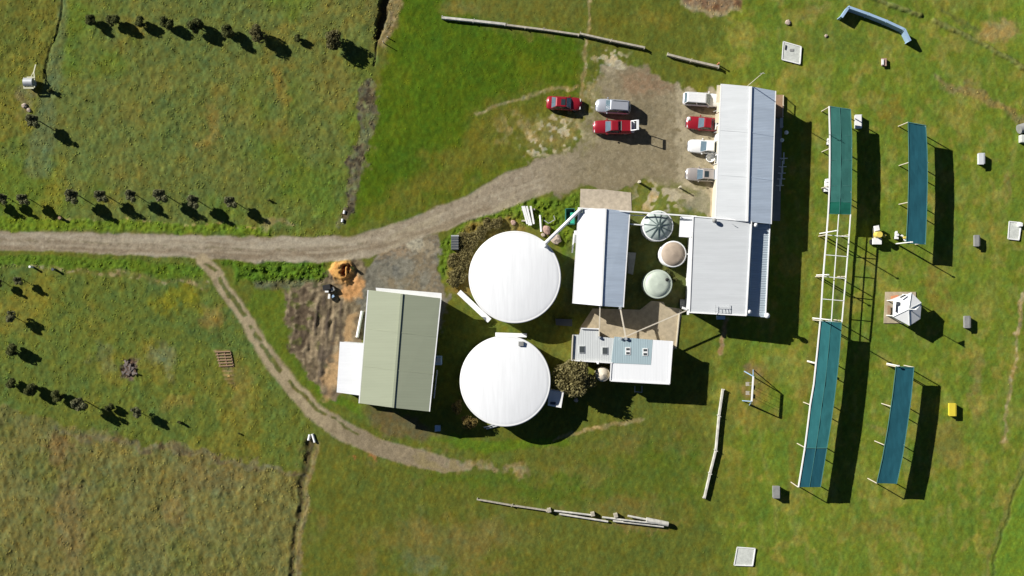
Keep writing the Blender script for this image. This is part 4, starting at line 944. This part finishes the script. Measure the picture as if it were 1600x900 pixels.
# ------------------------------------------------------------------ low timber barriers
def barrier(pts, label, h=.5, th=.22, m='timber', postev=2.4, name='timber_barrier', cap=None, cat='barrier', group='low timber barriers'):
    c = P(*pts[len(pts) // 2]); root = thing(name, label, cat, c, group)
    V = [P(x, y, h) for x, y in pts]
    for a, b_ in zip(V[:-1], V[1:]):
        dz = Vector((0, 0, h / 2)); n = max(1, int((a - b_).length / postev))
        MB().bar(a - dz, b_ - dz, th, h).build('board', M[m], root, bevel=.015)
        if cap: MB().bar(a + Vector((0, 0, .03)), b_ + Vector((0, 0, .03)), th + .12, .06).build('cap_rail', M[cap], root)
        d = (b_ - a).normalized(); nn = Vector((d.y, -d.x, 0)) * (th * .5 + .05)
        for i in range(n + 1):
            p = lerp(a, b_, min(.985, max(.015, i / n))) + nn * (1 if i % 2 else -1); MB().bar(Vector((p.x, p.y, 0)), Vector((p.x, p.y, h + .05)), .1).build('post', M[m], root)
    return root
barrier([(690, 27), (740, 32), (790, 37.5)], 'white timber barrier, leftmost piece of the line above the cars', .5, .3, 'timber_pale')
barrier([(791, 38.5), (850, 46), (905, 54)], 'weathered timber barrier, middle piece of the line above the cars', .42, .24)
barrier([(906, 52), (955, 63), (1008, 74)], 'pale timber barrier, rightmost piece of the long line above the cars', .6, .24)
barrier([(1043, 84.5), (1080, 94), (1124, 104)], 'short separate timber barrier north of the white station wagon', .6, .28)
barrier([(745, 780.5), (800, 790), (855, 798)], 'thin pale barrier, leftmost of the lower timber line', .4, .16)
barrier([(1130, 608), (1124, 650), (1119, 704), (1110, 740), (1101, 779)], 'white barrier running north to south below the swing frame', .5, .24, 'timber_pale')
for i, (a, b_, z, wd_, lb) in enumerate((((866, 798), (925, 805), .35, .2, 'upper left pale pole in the lower timber line'), ((874, 803), (950, 815), .22, .2, 'long pole overlapping two others in the lower timber line'),
        ((941, 808), (1010, 817), .35, .2, 'grey pole in the middle of the jumbled timber heap'), ((981, 806), (1022, 814), .5, .22, 'short upper pole at the top of the jumbled timber heap'),
        ((958, 814), (1037, 823), .3, .2, 'lowest pole of the jumbled timber heap'), ((1010, 812), (1044, 819), .5, .5, 'thick log at the east end of the jumbled timber heap'),
        ((970, 812), (1026, 818), .62, .16, 'thin pole lying across the jumbled timber heap'))):
    simple('timber_pole', MB().tube(P(*a, z), P(*b_, z), wd_ * .65, n=8), 'timber_pale', lb, 'pole', P(*a), 'loose poles in the lower timber line')
for i, (x, y) in enumerate(((858, 797), (926, 803), (962, 805))):
    simple('timber_block', MB().box(P(x, y, .3), (.5, .5, .6), .2), 'timber', ('first', 'second', 'third')[i] + ' squared timber block from the left in the lower timber line', 'block', P(x, y), 'squared blocks in the lower timber line', bevel=.03)
bl = barrier([(1315, 27), (1326, 11), (1357, 22), (1385, 33), (1413, 46), (1422, 64)], 'bent blue-white board wall in the top right grass', 1.15, .2, 'blue_plank', 3, 'board_wall', 'blue_plank', 'wall', None)
MB().box(P(1358, 24, .6), (1.0, .5, .12), -.35).build('shelf', M['blue_plank'], bl); MB().bar(P(1411, 53, .3), P(1417, 65, .3), .2, .2).build('kick_board', M['white'], bl)

# ------------------------------------------------------------------ cars
PAINT = {}
def paintm(n, c, metal=.2): return mat('paint_' + n, c, .32, metal=metal, spec=.5, noise=.03, coat=.5)
def car(px, py, z0, L, Wd, H, paint, label, head, kind='sedan', sunroof=False, catname='car', name='parked_car', extra=None):
    """built pointing to +x, then turned"""
    root = bpy.data.objects.new(name, None); COL.objects.link(root); ORG[root] = Vector((0, 0, 0)); root.empty_display_size = .5
    tag(root, label, catname, 'vehicles parked by the clubhouse'); h = L / 2; hw = Wd / 2; zb = H * .58
    if kind == 'sedan': xs = dict(f0=.20, f1=.06, r1=-.24, r0=-.36); boot = zb * .98
    elif kind == 'wagon': xs = dict(f0=.20, f1=.08, r1=-.42, r0=-.47); boot = zb
    elif kind == 'ute': xs = dict(f0=.20, f1=.07, r1=-.12, r0=-.17); boot = zb * .95
    else: xs = dict(f0=.22, f1=.10, r1=-.43, r0=-.48); boot = zb
    # hull stations
    st = [(-h, .60, boot * .72), (-h + .07, .80, boot * .86), (-h + .22, .93, boot * .95), (-h * .8, .99, boot), (-h * .3, 1.0, zb), (h * .2, 1.0, zb), (h * .45, .99, zb * .98), (h * .75, .95, zb * .90), (h - .28, .88, zb * .84), (h - .1, .74, zb * .76), (h, .50, zb * .62)]
    vs = []; sec = 11
    for (x, f, zt) in st:
        w_ = hw * f
        prof = [(-.88, .20), (-.98, .34), (-1, .55), (-.97, zt * .88), (-.84, zt), (0, zt + .04), (.84, zt), (.97, zt * .88), (1, .55), (.98, .34), (.88, .20)]
        for (a, z) in prof: vs.append((x, a * w_, z))
    fs = [(i * sec + j, (i + 1) * sec + j, (i + 1) * sec + j + 1, i * sec + j + 1) for i in range(len(st) - 1) for j in range(sec - 1)]
    fs += [(i * sec + sec - 1, (i + 1) * sec + sec - 1, (i + 1) * sec, i * sec) for i in range(len(st) - 1)]
    fs = [tuple(reversed(f)) for f in fs]
    fs += [tuple(range(sec)), tuple((len(st) - 1) * sec + j for j in range(sec - 1, -1, -1))]
    MB().add(vs, fs, True).build('body', paint, root)
    # cabin
    bw, tw = hw * .88, hw * .70; f0, f1, r1, r0 = [xs[k] * L for k in ('f0', 'f1', 'r1', 'r0')]
    zt = H; zc = zb - .02
    A_ = [(f0, bw * .94, zc), (r0, bw, zc), (r0, -bw, zc), (f0, -bw * .94, zc)]; T_ = [(f1, tw, zt - .04), (r1, tw, zt - .05), (r1, -tw, zt - .05), (f1, -tw, zt - .04)]
    xm = (f1 + r1) / 2
    T2 = [(f1 - .12, tw * .86, zt), (r1 + .12, tw * .86, zt), (r1 + .12, -tw * .86, zt), (f1 - .12, -tw * .86, zt)]
    V_ = A_ + T_ + T2
    F_ = [(0, 1, 5, 4), (1, 2, 6, 5), (2, 3, 7, 6), (3, 0, 4, 7), (4, 5, 9, 8), (5, 6, 10, 9), (6, 7, 11, 10), (7, 4, 8, 11), (8, 9, 10, 11)]
    cab = MB().add(V_, F_, False).build('cabin', paint, root, bevel=.06)
    def pane(nm, a, b_, c_, d_, ins=.08, off=.016):
        a, b_, c_, d_ = map(Vector, (a, b_, c_, d_)); c = (a + b_ + c_ + d_) / 4; n = (b_ - a).cross(d_ - a).normalized()
        if n.z < 0: n = -n
        pts = [lerp(p, c, ins) + n * off for p in (a, b_, c_, d_)]; pb_ = [p - n * .01 for p in pts]
        MB().add(pts + pb_, [(0, 1, 2, 3), (7, 6, 5, 4), (0, 4, 5, 1), (1, 5, 6, 2), (2, 6, 7, 3), (3, 7, 4, 0)]).build(nm, M['glass' if 'side' in nm else 'wglass'], root)
    pane('windscreen', A_[3], A_[0], T_[0], T_[3]); pane('rear_window', A_[1], A_[2], T_[2], T_[1], .1)
    for sgn, (i, j) in ((1, (0, 1)), (-1, (3, 2))):
        a, b_, c_, d_ = map(Vector, (A_[i], A_[j], T_[j], T_[i])); m0 = lerp(a, b_, .5); m1 = lerp(d_, c_, .5)
        pane('side_window', a, m0, m1, d_, .1); pane('side_window', m0, b_, c_, m1, .1)
    if sunroof: MB().box(((f1 + r1) / 2 + .25, 0, zt + .005), (.55, tw * 1.25, .03)).build('sunroof', M['glass'], root)
    for sx in (-1, 1):
        for sy in (-1, 1):
            cx_, cy_ = sx * L * .31, sy * (hw - .12)
            wv = bpy.data.objects.new('wheel', None); COL.objects.link(wv); wv.parent = root; ORG[wv] = Vector((0, 0, 0))
            MB().tube((cx_, cy_ - .1, .32), (cx_, cy_ + .1, .32), .32, n=18).build('tyre', M['tyre'], wv)
            MB().tube((cx_, cy_ + sy * .09, .32), (cx_, cy_ + sy * .112, .32), .2, n=14).build('rim', M['rim'], wv)
    for sy in (-1, 1):
        MB().box((h - .24, sy * hw * .58, zb * .74), (.24, .36, .16)).build('headlight', M['lamp'], root, bevel=.03)
        MB().box((-h + .15, sy * hw * .62, boot * .80), (.1, .3, .16)).build('tail_light', M['tail'], root, bevel=.02)
        MB().box((f0 - .22, sy * (hw + .06), zb + .02), (.16, .18, .13)).build('wing_mirror', paint, root, bevel=.03)
    MB().box((h - .02, 0, .36), (.1, Wd * .62, .2)).build('bumper', M['dgrey'], root, bevel=.03)
    if extra: extra(root, L, hw, H, zb, xs)
    root.location = P(px, py); root.rotation_euler[2] = head
    return root
red = paintm('red', (.30, .012, .022), .1); sil = paintm('silver', (.50, .52, .56), .4); wht = paintm('white', (.80, .80, .78), 0); grs = paintm('champagne', (.42, .38, .35), .35)
car(881, 163, 0, 4.55, 1.75, 1.42, red, 'dark red sedan with sunroof parked on grass, leftmost of the vehicles', R(-3), 'sedan', True)
def rails(root, L, hw, H, zb, xs):
    for sy in (-1, 1): MB().bar((xs['f1'] * L - .3, sy * hw * .6, H + .03), (xs['r1'] * L + .2, sy * hw * .6, H + .03), .05).build('roof_rail', M['dgrey'], root)
car(957, 168, 0, 4.5, 1.85, 1.68, sil, 'silver hatchback with roof rails parked just above the red ute', R(180 - 4), 'hatch', False, extra=rails)
def ute_hatch(root, L, hw, H, zb, xs):
    xr = xs['r0'] * L; xe = -L / 2
    # canopy over the tray with a lifted rear door
    MB().add([(xr - .05, hw * .9, zb), (xe + .3, hw * .9, zb), (xe + .3, -hw * .9, zb), (xr - .05, -hw * .9, zb),
              (xr - .12, hw * .74, H - .04), (xe + .42, hw * .74, H - .06), (xe + .42, -hw * .74, H - .06), (xr - .12, -hw * .74, H - .04)],
             [(0, 1, 5, 4), (1, 2, 6, 5), (2, 3, 7, 6), (3, 0, 4, 7), (4, 5, 6, 7)]).build('tray_canopy', red, root, bevel=.04)
    MB().box((xe + .13, 0, zb), (.42, hw * 1.75, .06)).build('tailgate', wht, root, bevel=.02)
    a, b_ = Vector((xe + .42, 0, H - .02)), Vector((xe - .35, 0, H + .62)); y = hw * .66
    mb = MB()
    for s in (-1, 1): mb.bar(a + Vector((0, s * y, 0)), b_ + Vector((0, s * y, 0)), .1, .05)
    mb.bar(a + Vector((0, -y, 0)), a + Vector((0, y, 0)), .09); mb.bar(b_ + Vector((0, -y - .05, 0)), b_ + Vector((0, y + .05, 0)), .32, .07); mb.build('lifted_rear_door', wht, root)  # white paint stands for the reflection off the raised rear glass
    MB().box((xe + .02, 0, .95), (.5, hw * 1.3, .35)).build('cargo', wht, root, bevel=.1)
    for xx in (xr - .06,): MB().box((xx, 0, H - .03), (.07, hw * 1.35, .05)).build('canopy_joint', M['grey'], root)
car(957, 200, 0, 5.2, 1.8, 1.72, red, 'red ute with canopy and lifted rear door, parked below the silver hatchback', R(180), 'ute', False, 'ute', 'parked_ute', ute_hatch)
car(1095.5, 157, 0, 4.95, 1.78, 1.46, wht, 'white station wagon, topmost of the four vehicles nosed at the clubhouse', R(-4), 'wagon')
def ladder(root, L, hw, H, zb, xs):
    xr = xs['r0'] * L; xe = -L / 2
    MB().box(((xr + xe) / 2 - .03, 0, zb + .01), (xr - xe - .3, hw * 1.55, .05)).build('tray_bed', M['dgrey'], root)
    for k in (.12, .52): MB().box((xr + (xe - xr) * k - .1, 0, zb + .55), (.14, hw * 1.7, .07)).build('tray_rack', wht, root, bevel=.01)
    for k in (.12, .52):
        for s in (-1, 1): MB().bar((xr + (xe - xr) * k - .1, s * hw * .84, zb), (xr + (xe - xr) * k - .1, s * hw * .84, zb + .55), .06).build('rack_upright', wht, root)
    MB().lathe((xe + .55, -hw * .2, zb + .05), [(.22, 0), (.25, .2), (.2, .4), (.01, .45)], 14).build('drum', wht, root)
    MB().lathe((L / 2 - .32, -hw * .5, zb * .72), [(.28, 0), (.26, .2), (.1, .3), (.01, .31)], 14).build('bonnet_cover', wht, root)
car(1101, 195, 0, 5.1, 1.75, 1.55, red, 'red ute with white tray racks, second of the four nosed at the clubhouse', R(180 - 5), 'ute', False, 'ute', 'parked_ute', ladder)
def wute(root, L, hw, H, zb, xs):
    xr = xs['r0'] * L; xe = -L / 2
    MB().box(((xr + xe) / 2 - .05, 0, zb + .03), (xr - xe - .15, hw * 1.6, .07)).build('tray_cover', sil, root, bevel=.02)
    for s in (-1, 1): MB().bar((xr, s * hw * .85, zb + .12), (xe + .2, s * hw * .85, zb + .12), .07).build('tray_rail', wht, root)
car(1105, 231, 0, 5.3, 1.8, 1.55, wht, 'white ute with covered tray, third of the four nosed at the clubhouse', R(180 - 4), 'ute', False, 'ute', 'parked_ute', wute)
car(1098.5, 274, 0, 4.75, 1.75, 1.43, grs, 'silver-beige sedan with sunroof, lowest of the four nosed at the clubhouse', R(180 - 3), 'sedan', True)
simple('white_tub', MB().lathe(P(1109, 247, 0), [(.5, 0), (.62, .5), (.5, .5), (.42, .12), (.01, .1)], 20), 'white', 'round white tub on the ground beside the white ute', 'tub', P(1109, 247))

# ------------------------------------------------------------------ small posts
def post(x, y, h, r, m, label):
    a = P(x, y); o_ = MB().tube(a, a + Vector((0, 0, h)), r, r * .8).tube(a + Vector((0, 0, h)), a + Vector((0, 0, h + .06)), r * 1.25, r * 1.1).build('bollard', M[m], None, a); tag(o_, label, 'post')
post(998, 285, .9, .16, 'cream', 'cream post at the edge of the car park above the apron'); post(1061, 293, 1.1, .11, 'cream', 'cream post in the bare sandy patch below the parked cars')
post(600, 68, 1.0, .06, 'timber', 'thin fence post beside the end of the north ditch'); post(606, 59, .5, .07, 'timber', 'short stump beside the end of the north ditch')
post(51, 417, .7, .14, 'white', 'white-topped post beside the road at far left'); post(86, 421, .6, .16, 'dgrey', 'dark post beside the road at far left')
post(96, 341, .5, .18, 'timber_br', 'brown stump between the left tree row and the road'); post(1121, 101, .9, .1, 'orange', 'orange-topped peg at the end of the short barrier')
post(1346, 78 , .3, .05, 'timber', 'tiny peg') if False else None
# culverts
for (x0_, y0_, x1_, y1_, lb) in ((484, 679, 482, 688, 'left of two white culvert pipes at the head of the south ditch'), (488, 678, 492, 691, 'right of two white culvert pipes at the head of the south ditch'),
        (538.5, 329, 537.5, 334, 'upper white pipe stub in the ditch north of the road'), (535.5, 342, 534.5, 347, 'lower white pipe stub in the ditch north of the road')):
    simple('culvert_pipe', MB().tube(P(x0_, y0_, .12), P(x1_, y1_, .12), .16), 'white', lb, 'pipe', P(x0_, y0_), 'white culvert pipe ends')
sc_ = thing('scrap_heap', 'black and white scrap heap at the left end of the orange mound', 'scrap', P(513, 455))
MB().box(P(511, 449, .4), (1.0, .7, .8), .2).build('black_box', M['dark'], sc_, bevel=.05); MB().box(P(511, 455.5, .5), (.45, .22, .5)).build('white_board', M['white'], sc_)
MB().box(P(514.5, 463, .4), (.25, .6, .4), -.1).build('white_board', M['white'], sc_); MB().box(P(520, 452, .35), (.5, .5, .5), .5).build('grey_block', M['grey'], sc_, bevel=.05); MB().box(P(520, 463, .3), (.4, .3, .3), .5).build('grey_block', M['blue_plank'], sc_)
dg = thing('debris_pile', 'pile of broken dark boards in the left paddock', 'debris', P(201, 574))
for i in range(11):
    rr_ = random.Random(i); x, y = 201 + rr_.uniform(-9, 10), 574 + rr_.uniform(-9, 10); a = rr_.uniform(0, 3); l_ = rr_.uniform(4, 8)
    MB().bar(P(x - math.cos(a) * l_, y - math.sin(a) * l_, rr_.uniform(.05, .25)), P(x + math.cos(a) * l_, y + math.sin(a) * l_, rr_.uniform(.1, .4)), .2, .05).build('board', mat('old_board', (.17, .14, .12), .9, noise=.3, nscale=3), dg)
pl_ = thing('timber_grid', 'flat grid of tan slats lying in the left paddock near the track', 'slats', P(351, 562))
for i in range(6):
    MB().bar(P(336 + i * 1.2, 550 + i * 4.4, .1), P(360 + i * .8, 549 + i * 4.4, .1), .13, .08).build('slat', M['timber_br'], pl_)
for x in (339, 350, 360): MB().bar(P(x, 549, .04), P(x + 5, 573, .04), .1, .06).build('batten', M['timber_br'], pl_)

# roller implement, far left
ro = thing('field_roller', 'grey drum roller in cream towing frame in the top left field', 'roller', P(50, 130))
MB().tube(P(39, 129, .62), P(53, 129, .62), .62, n=28).build('drum', M['steel'], ro)
fr_m = mat('cream_frame', (.55, .54, .36), .6)
for y in (121, 137.5): MB().bar(P(37 if y > 130 else 42, y, .95), P(53 if y > 130 else 55, y, .95), .2, .12).build('frame_rail', fr_m, ro)
for x in (37.5, 54): MB().bar(P(x, 121, .9), P(x, 137, .9), .12, .1).build('frame_rail', fr_m, ro)
MB().bar(P(48, 121, .95), P(53, 112, .7), .1).build('drawbar', fr_m, ro); MB().bar(P(54, 121, .95), P(53, 112, .7), .1).build('drawbar', fr_m, ro); MB().bar(P(53, 113, .7), P(56, 101, .5), .14).build('drawbar', fr_m, ro)
rock(38, 165, .35, 'stone', 'pale clod below the field roller'); rock(45, 172, .28, 'stone', 'smaller clod below the field roller')

# ------------------------------------------------------------------ trees and shrubs
def leafmat(n, c, v=.35):
    new = ('leaves_' + n) not in MATS
    m = mat('leaves_' + n, c, .75, spec=.15, noise=v, nscale=2.5)
    if new:
        t = m.node_tree; b = t.nodes['Principled BSDF']; tr = t.nodes.new('ShaderNodeBsdfTranslucent'); mx = t.nodes.new('ShaderNodeMixShader'); mx.inputs[0].default_value = .38
        src = b.inputs['Base Color'].links[0].from_socket; t.links.new(src, tr.inputs[0])
        t.links.new(b.outputs[0], mx.inputs[1]); t.links.new(tr.outputs[0], mx.inputs[2]); t.links.new(mx.outputs[0], t.nodes['Material Output'].inputs[0])
    return m
L_ol = leafmat('olive', (.16, .175, .06)); L_gr = leafmat('greyish', (.25, .25, .13)); L_br = leafmat('russet', (.19, .175, .075)); L_big = leafmat('bronze', (.29, .255, .11)); L_yl = leafmat('yellow', (.28, .21, .07))
BARK = mat('bark', (.13, .10, .075), .9, noise=.3, nscale=5)
def crown_mb(r, h, z0, nleaf, leaf, seed, clumps=12, squash=1.0, fill=.55):
    rr_ = np.random.default_rng(seed); mb = MB()
    cl = []
    for i in range(clumps):
        v = rr_.normal(size=3); v /= np.linalg.norm(v); k = rr_.uniform(.2, .82)
        cl.append((v[0] * r * k, v[1] * r * k, z0 + h / 2 + v[2] * h / 2 * k * .9, r * rr_.uniform(.2, .44)))
    vs = []; fs = []
    for i in range(nleaf):
        cx, cy, cz, cr = cl[rr_.integers(len(cl))]
        v = rr_.normal(size=3); v /= np.linalg.norm(v); k = rr_.uniform(fill, 1) ** .6
        p = np.array([cx, cy, cz]) + v * cr * k * np.array([1, 1, min(1.2, h / (2 * r) * 1.2)])
        a = rr_.normal(size=3); a /= np.linalg.norm(a); b_ = np.cross(a, rr_.normal(size=3)); b_ /= np.linalg.norm(b_)
        l_ = leaf * rr_.uniform(.6, 1.3); n = len(vs)
        vs += [tuple(p - a * l_), tuple(p + b_ * l_ * .5), tuple(p + a * l_), tuple(p - b_ * l_ * .5)]; fs.append((n, n + 1, n + 2, n + 3))
    mb.add(vs, fs, False); return mb, cl
def tree_proto(name, label, cat, r, h, z0, nleaf, leaf, seed, lm, group=None, clumps=12, trunk_r=.08, lean=(0, 0)):
    root = thing(name, label, cat, (0, 0, 0), group)
    mb, cl = crown_mb(r, h - z0, z0, nleaf, leaf, seed, clumps)
    for v in mb.v: v.x += lean[0] * v.z; v.y += lean[1] * v.z
    mb.build('crown', lm, root)
    tb = MB(); top = Vector((lean[0] * (z0 + .3), lean[1] * (z0 + .3), z0 + (h - z0) * .3)); tb.tube((0, 0, -.1), top, trunk_r, trunk_r * .65, 8)
    for (cx, cy, cz, cr) in cl[:9]: tb.tube(top, (cx + lean[0] * cz, cy + lean[1] * cz, cz), trunk_r * .45, trunk_r * .15, 6)
    tb.build('trunk', BARK, root); return root
ordw = ['first', 'second', 'third', 'fourth', 'fifth', 'sixth', 'seventh', 'eighth', 'ninth', 'tenth', 'eleventh']
def place(proto, x, y, s, rz, label, group, first):
    o_ = proto if first else copy_tree(proto)
    o_.location = P(x, y); o_.scale = (s, s, s); o_.rotation_euler[2] = rz; o_['label'] = label; o_['group'] = group; return o_
used = set()
def put(key, *a):
    pr_o = PROTO[key]; f = key not in used; used.add(key)
    if f:  # keep a clean source for later copies
        return place(pr_o, *a, True)
    return place(pr_o, *a, False)
PROTO = dict(
    hedge=tree_proto('bushy_shrub', 'x', 'shrub', .98, 2.0, .1, 3600, .12, 3, L_ol, clumps=26),
    grey=tree_proto('young_tree', 'x', 'tree', .85, 2.8, .7, 2300, .11, 5, L_gr, lean=(0, -.12), clumps=20, trunk_r=.06),
    brown=tree_proto('bushy_shrub', 'x', 'shrub', 1.0, 2.1, .1, 3600, .12, 8, L_br, clumps=26),
    small=tree_proto('small_shrub', 'x', 'shrub', .5, 1.1, .1, 500, .12, 9, L_ol, clumps=7, trunk_r=.04))
rowA = [(147, 34, .85, 'hedge'), (181, 34, 1.0, 'hedge'), (222, 37, .85, 'hedge'), (265, 41, 1.0, 'hedge'), (312, 44, 1.15, 'hedge'), (360, 52, 1.05, 'hedge'), (407, 58, 1.2, 'brown'), (466, 62, .6, 'hedge'), (525, 67, 1.35, 'brown')]
for i, (x, y, s, k) in enumerate(rowA):
    put(k, x, y, s, i * 1.3, '%s dark bushy shrub from the left in the top left row' % ordw[i], 'dark shrubs in the top left row')
rowB = [(-14, 309), (14, 310), (46, 311), (124, 306), (167, 306), (213, 305), (259, 305), (310, 314), (366, 315)]
for i, (x, y) in enumerate(rowB):
    put('grey', x, y, (1, .9, 1, 1.2, 1.1, 1.0, 1.2, 1.1, 1.05)[i], 0.0 if i % 2 else .4, '%s thin greyish young tree from the left in the row above the road' % ordw[i], 'young trees in the row above the road')
rowC = [(24, 496, .9, 'grey'), (24, 546, .95, 'hedge'), (22, 598, .8, 'hedge'), (56, 607, .95, 'hedge'), (94, 618, .95, 'hedge'), (133, 626, 1.2, 'grey'), (176, 636, .65, 'hedge'), (220, 645, .9, 'grey')]
lbC = ['thin young tree at the left edge below the road, upper of the curve', 'dark oval shrub at the left edge, second down the curve', 'dark shrub at the corner of the left curve of shrubs', 'dark shrub just right of the corner shrub in the left curve',
       'dark shrub left of the large grey tree in the left curve', 'largest pale grey tree in the lower left curve', 'small dark shrub right of the large grey tree', 'thin young tree at the east end of the lower left curve']
for (x, y, s, k), lb in zip(rowC, lbC): put(k, x, y, s, x * .1, lb, 'shrubs curving through the lower left paddock')
put('grey', 5, 440, .75, 0, 'left of two thin young trees just below the road at far left', 'young trees below the road')
put('grey', 36, 437, .75, .3, 'right of two thin young trees just below the road at far left', 'young trees below the road')
put('grey', 63, 190, 1.15, .2, 'lone thin young tree south of the field roller', 'single trees in the top left paddock')
for (x, y, s, lb) in ((80, 143, .8, 'tiny shrub right of the field roller'), (422, 313, .5, 'tiny shrub at the east end of the tree row above the road'), (283, 660, .7, 'tiny shrub below the east end of the lower left curve'),
        (374, 677, .4, 'tiny weed clump in the paddock edge left of the track'), (553, 420, .8, 'small green bush at the right side of the orange mound')):
    put('small', x, y, s, x, lb, 'tiny scattered shrubs')
def own_tree(name, label, cat, x, y, *a, **k):
    o_ = tree_proto(name, label, cat, *a, **k); o_.location = P(x, y); return o_
own_tree('bushy_tree', 'big bronze-green tree between the lower large tank and the office', 'tree', 897, 591, 2.75, 4.4, .7, 9000, .21, 21, L_big, clumps=46, trunk_r=.22)
own_tree('round_shrub', 'smaller yellowish shrub southwest of the lower large tank', 'shrub', 716, 634, .95, 1.9, .2, 1500, .12, 31, L_yl, clumps=14, group='yellowish shrubs by the lower tank')
own_tree('round_shrub', 'larger yellowish shrub southwest of the lower large tank', 'shrub', 733, 659, 1.15, 2.2, .2, 2000, .12, 32, L_yl, clumps=16, group='yellowish shrubs by the lower tank')
bz = [(752, 363, 1.0, 'topmost brown bush hugging the upper tank'), (738, 375, 1.2, 'second brown bush down the west side of the upper tank'), (727, 392, 1.1, 'third brown bush down the west side of the upper tank'),
      (720, 411, 1.1, 'fourth brown bush down the west side of the upper tank'), (716, 431, 1.0, 'lowest brown bush down the west side of the upper tank'), (778, 349, .7, 'low brown bush above the upper tank')]
bz += [(722, 376, .9, 'yellow-brown bush beside the dark ribbed bin'), (709, 409, .9, 'outer brown bush nearest the gravel yard'), (764, 352, .8, 'brown bush between two others at the top left of the upper tank'), (708, 441, .7, 'small low bush above the long white beam')]
for i, (x, y, r, lb) in enumerate(bz):
    own_tree('low_bush', lb, 'bush', x, y, r * 1.25, .9, .02, 2200, .13, 40 + i, leafmat('dry', (.31, .265, .11)), clumps=26, group='brown bushes west of the upper tank', trunk_r=.04)
for i, (x, y, r, lb) in enumerate(((1052, 437, .6, 'green weed clump right of the mint tank'), (1040, 424, .5, 'weed clump below the beige tank'))):
    own_tree('weed_clump', lb, 'plant', x, y, r, .6, .02, 350, .1, 60 + i, leafmat('weed', (.16, .17, .06)), clumps=8, trunk_r=.02)

# steel stands and seats on the clubhouse walkway
for i, (x, y) in enumerate(((1221, 249), (1219, 262), (1218, 272), (1217, 281), (1215, 291))):
    a = P(x, y); o_ = thing('gun_stand', '%s crossed white stand down the clubhouse walkway' % ordw[i], 'stand', a, 'crossed stands on the clubhouse walkway')
    MB().bar(a + Vector((-.5, 0, 1.0)), a + Vector((.5, 0, 1.0)), .09).build('arm', M['white'], o_); MB().bar(a + Vector((0, -.75, 1.05)), a + Vector((0, .75, 1.05)), .12, .08).build('rail', M['white'], o_)
    MB().bar(a, a + Vector((0, 0, 1.05)), .08).build('upright', M['steel'], o_)
for i, (x, y) in enumerate(((1220, 220), (1227, 208))):
    a = P(x, y); o_ = thing('round_stool', ('nearer', 'farther')[i] + ' round white stool from the clubhouse wall on its shaded walkway side', 'stool', a, 'round stools')
    MB().lathe(a + Vector((0, 0, .45)), [(.26, 0), (.27, .05), (.01, .07)], 18).build('seat', M['white'], o_)
    for k in range(3): MB().bar(a + Vector((.2 * math.cos(k * 2.1), .2 * math.sin(k * 2.1), 0)), a + Vector((0, 0, .45)), .04).build('leg', M['steel'], o_)
bn_ = thing('white_bench', 'slatted white bench by the timber deck of the clubhouse', 'bench', P(1221, 192))
MB().box(P(1221, 192, .45), (.4, 1.3, .06)).build('seat', M['steel'], bn_)
for dy in (-.5, .5): MB().box(P(1221, 192, .22) + Vector((0, dy, 0)), (.35, .07, .44)).build('leg', M['steel'], bn_)
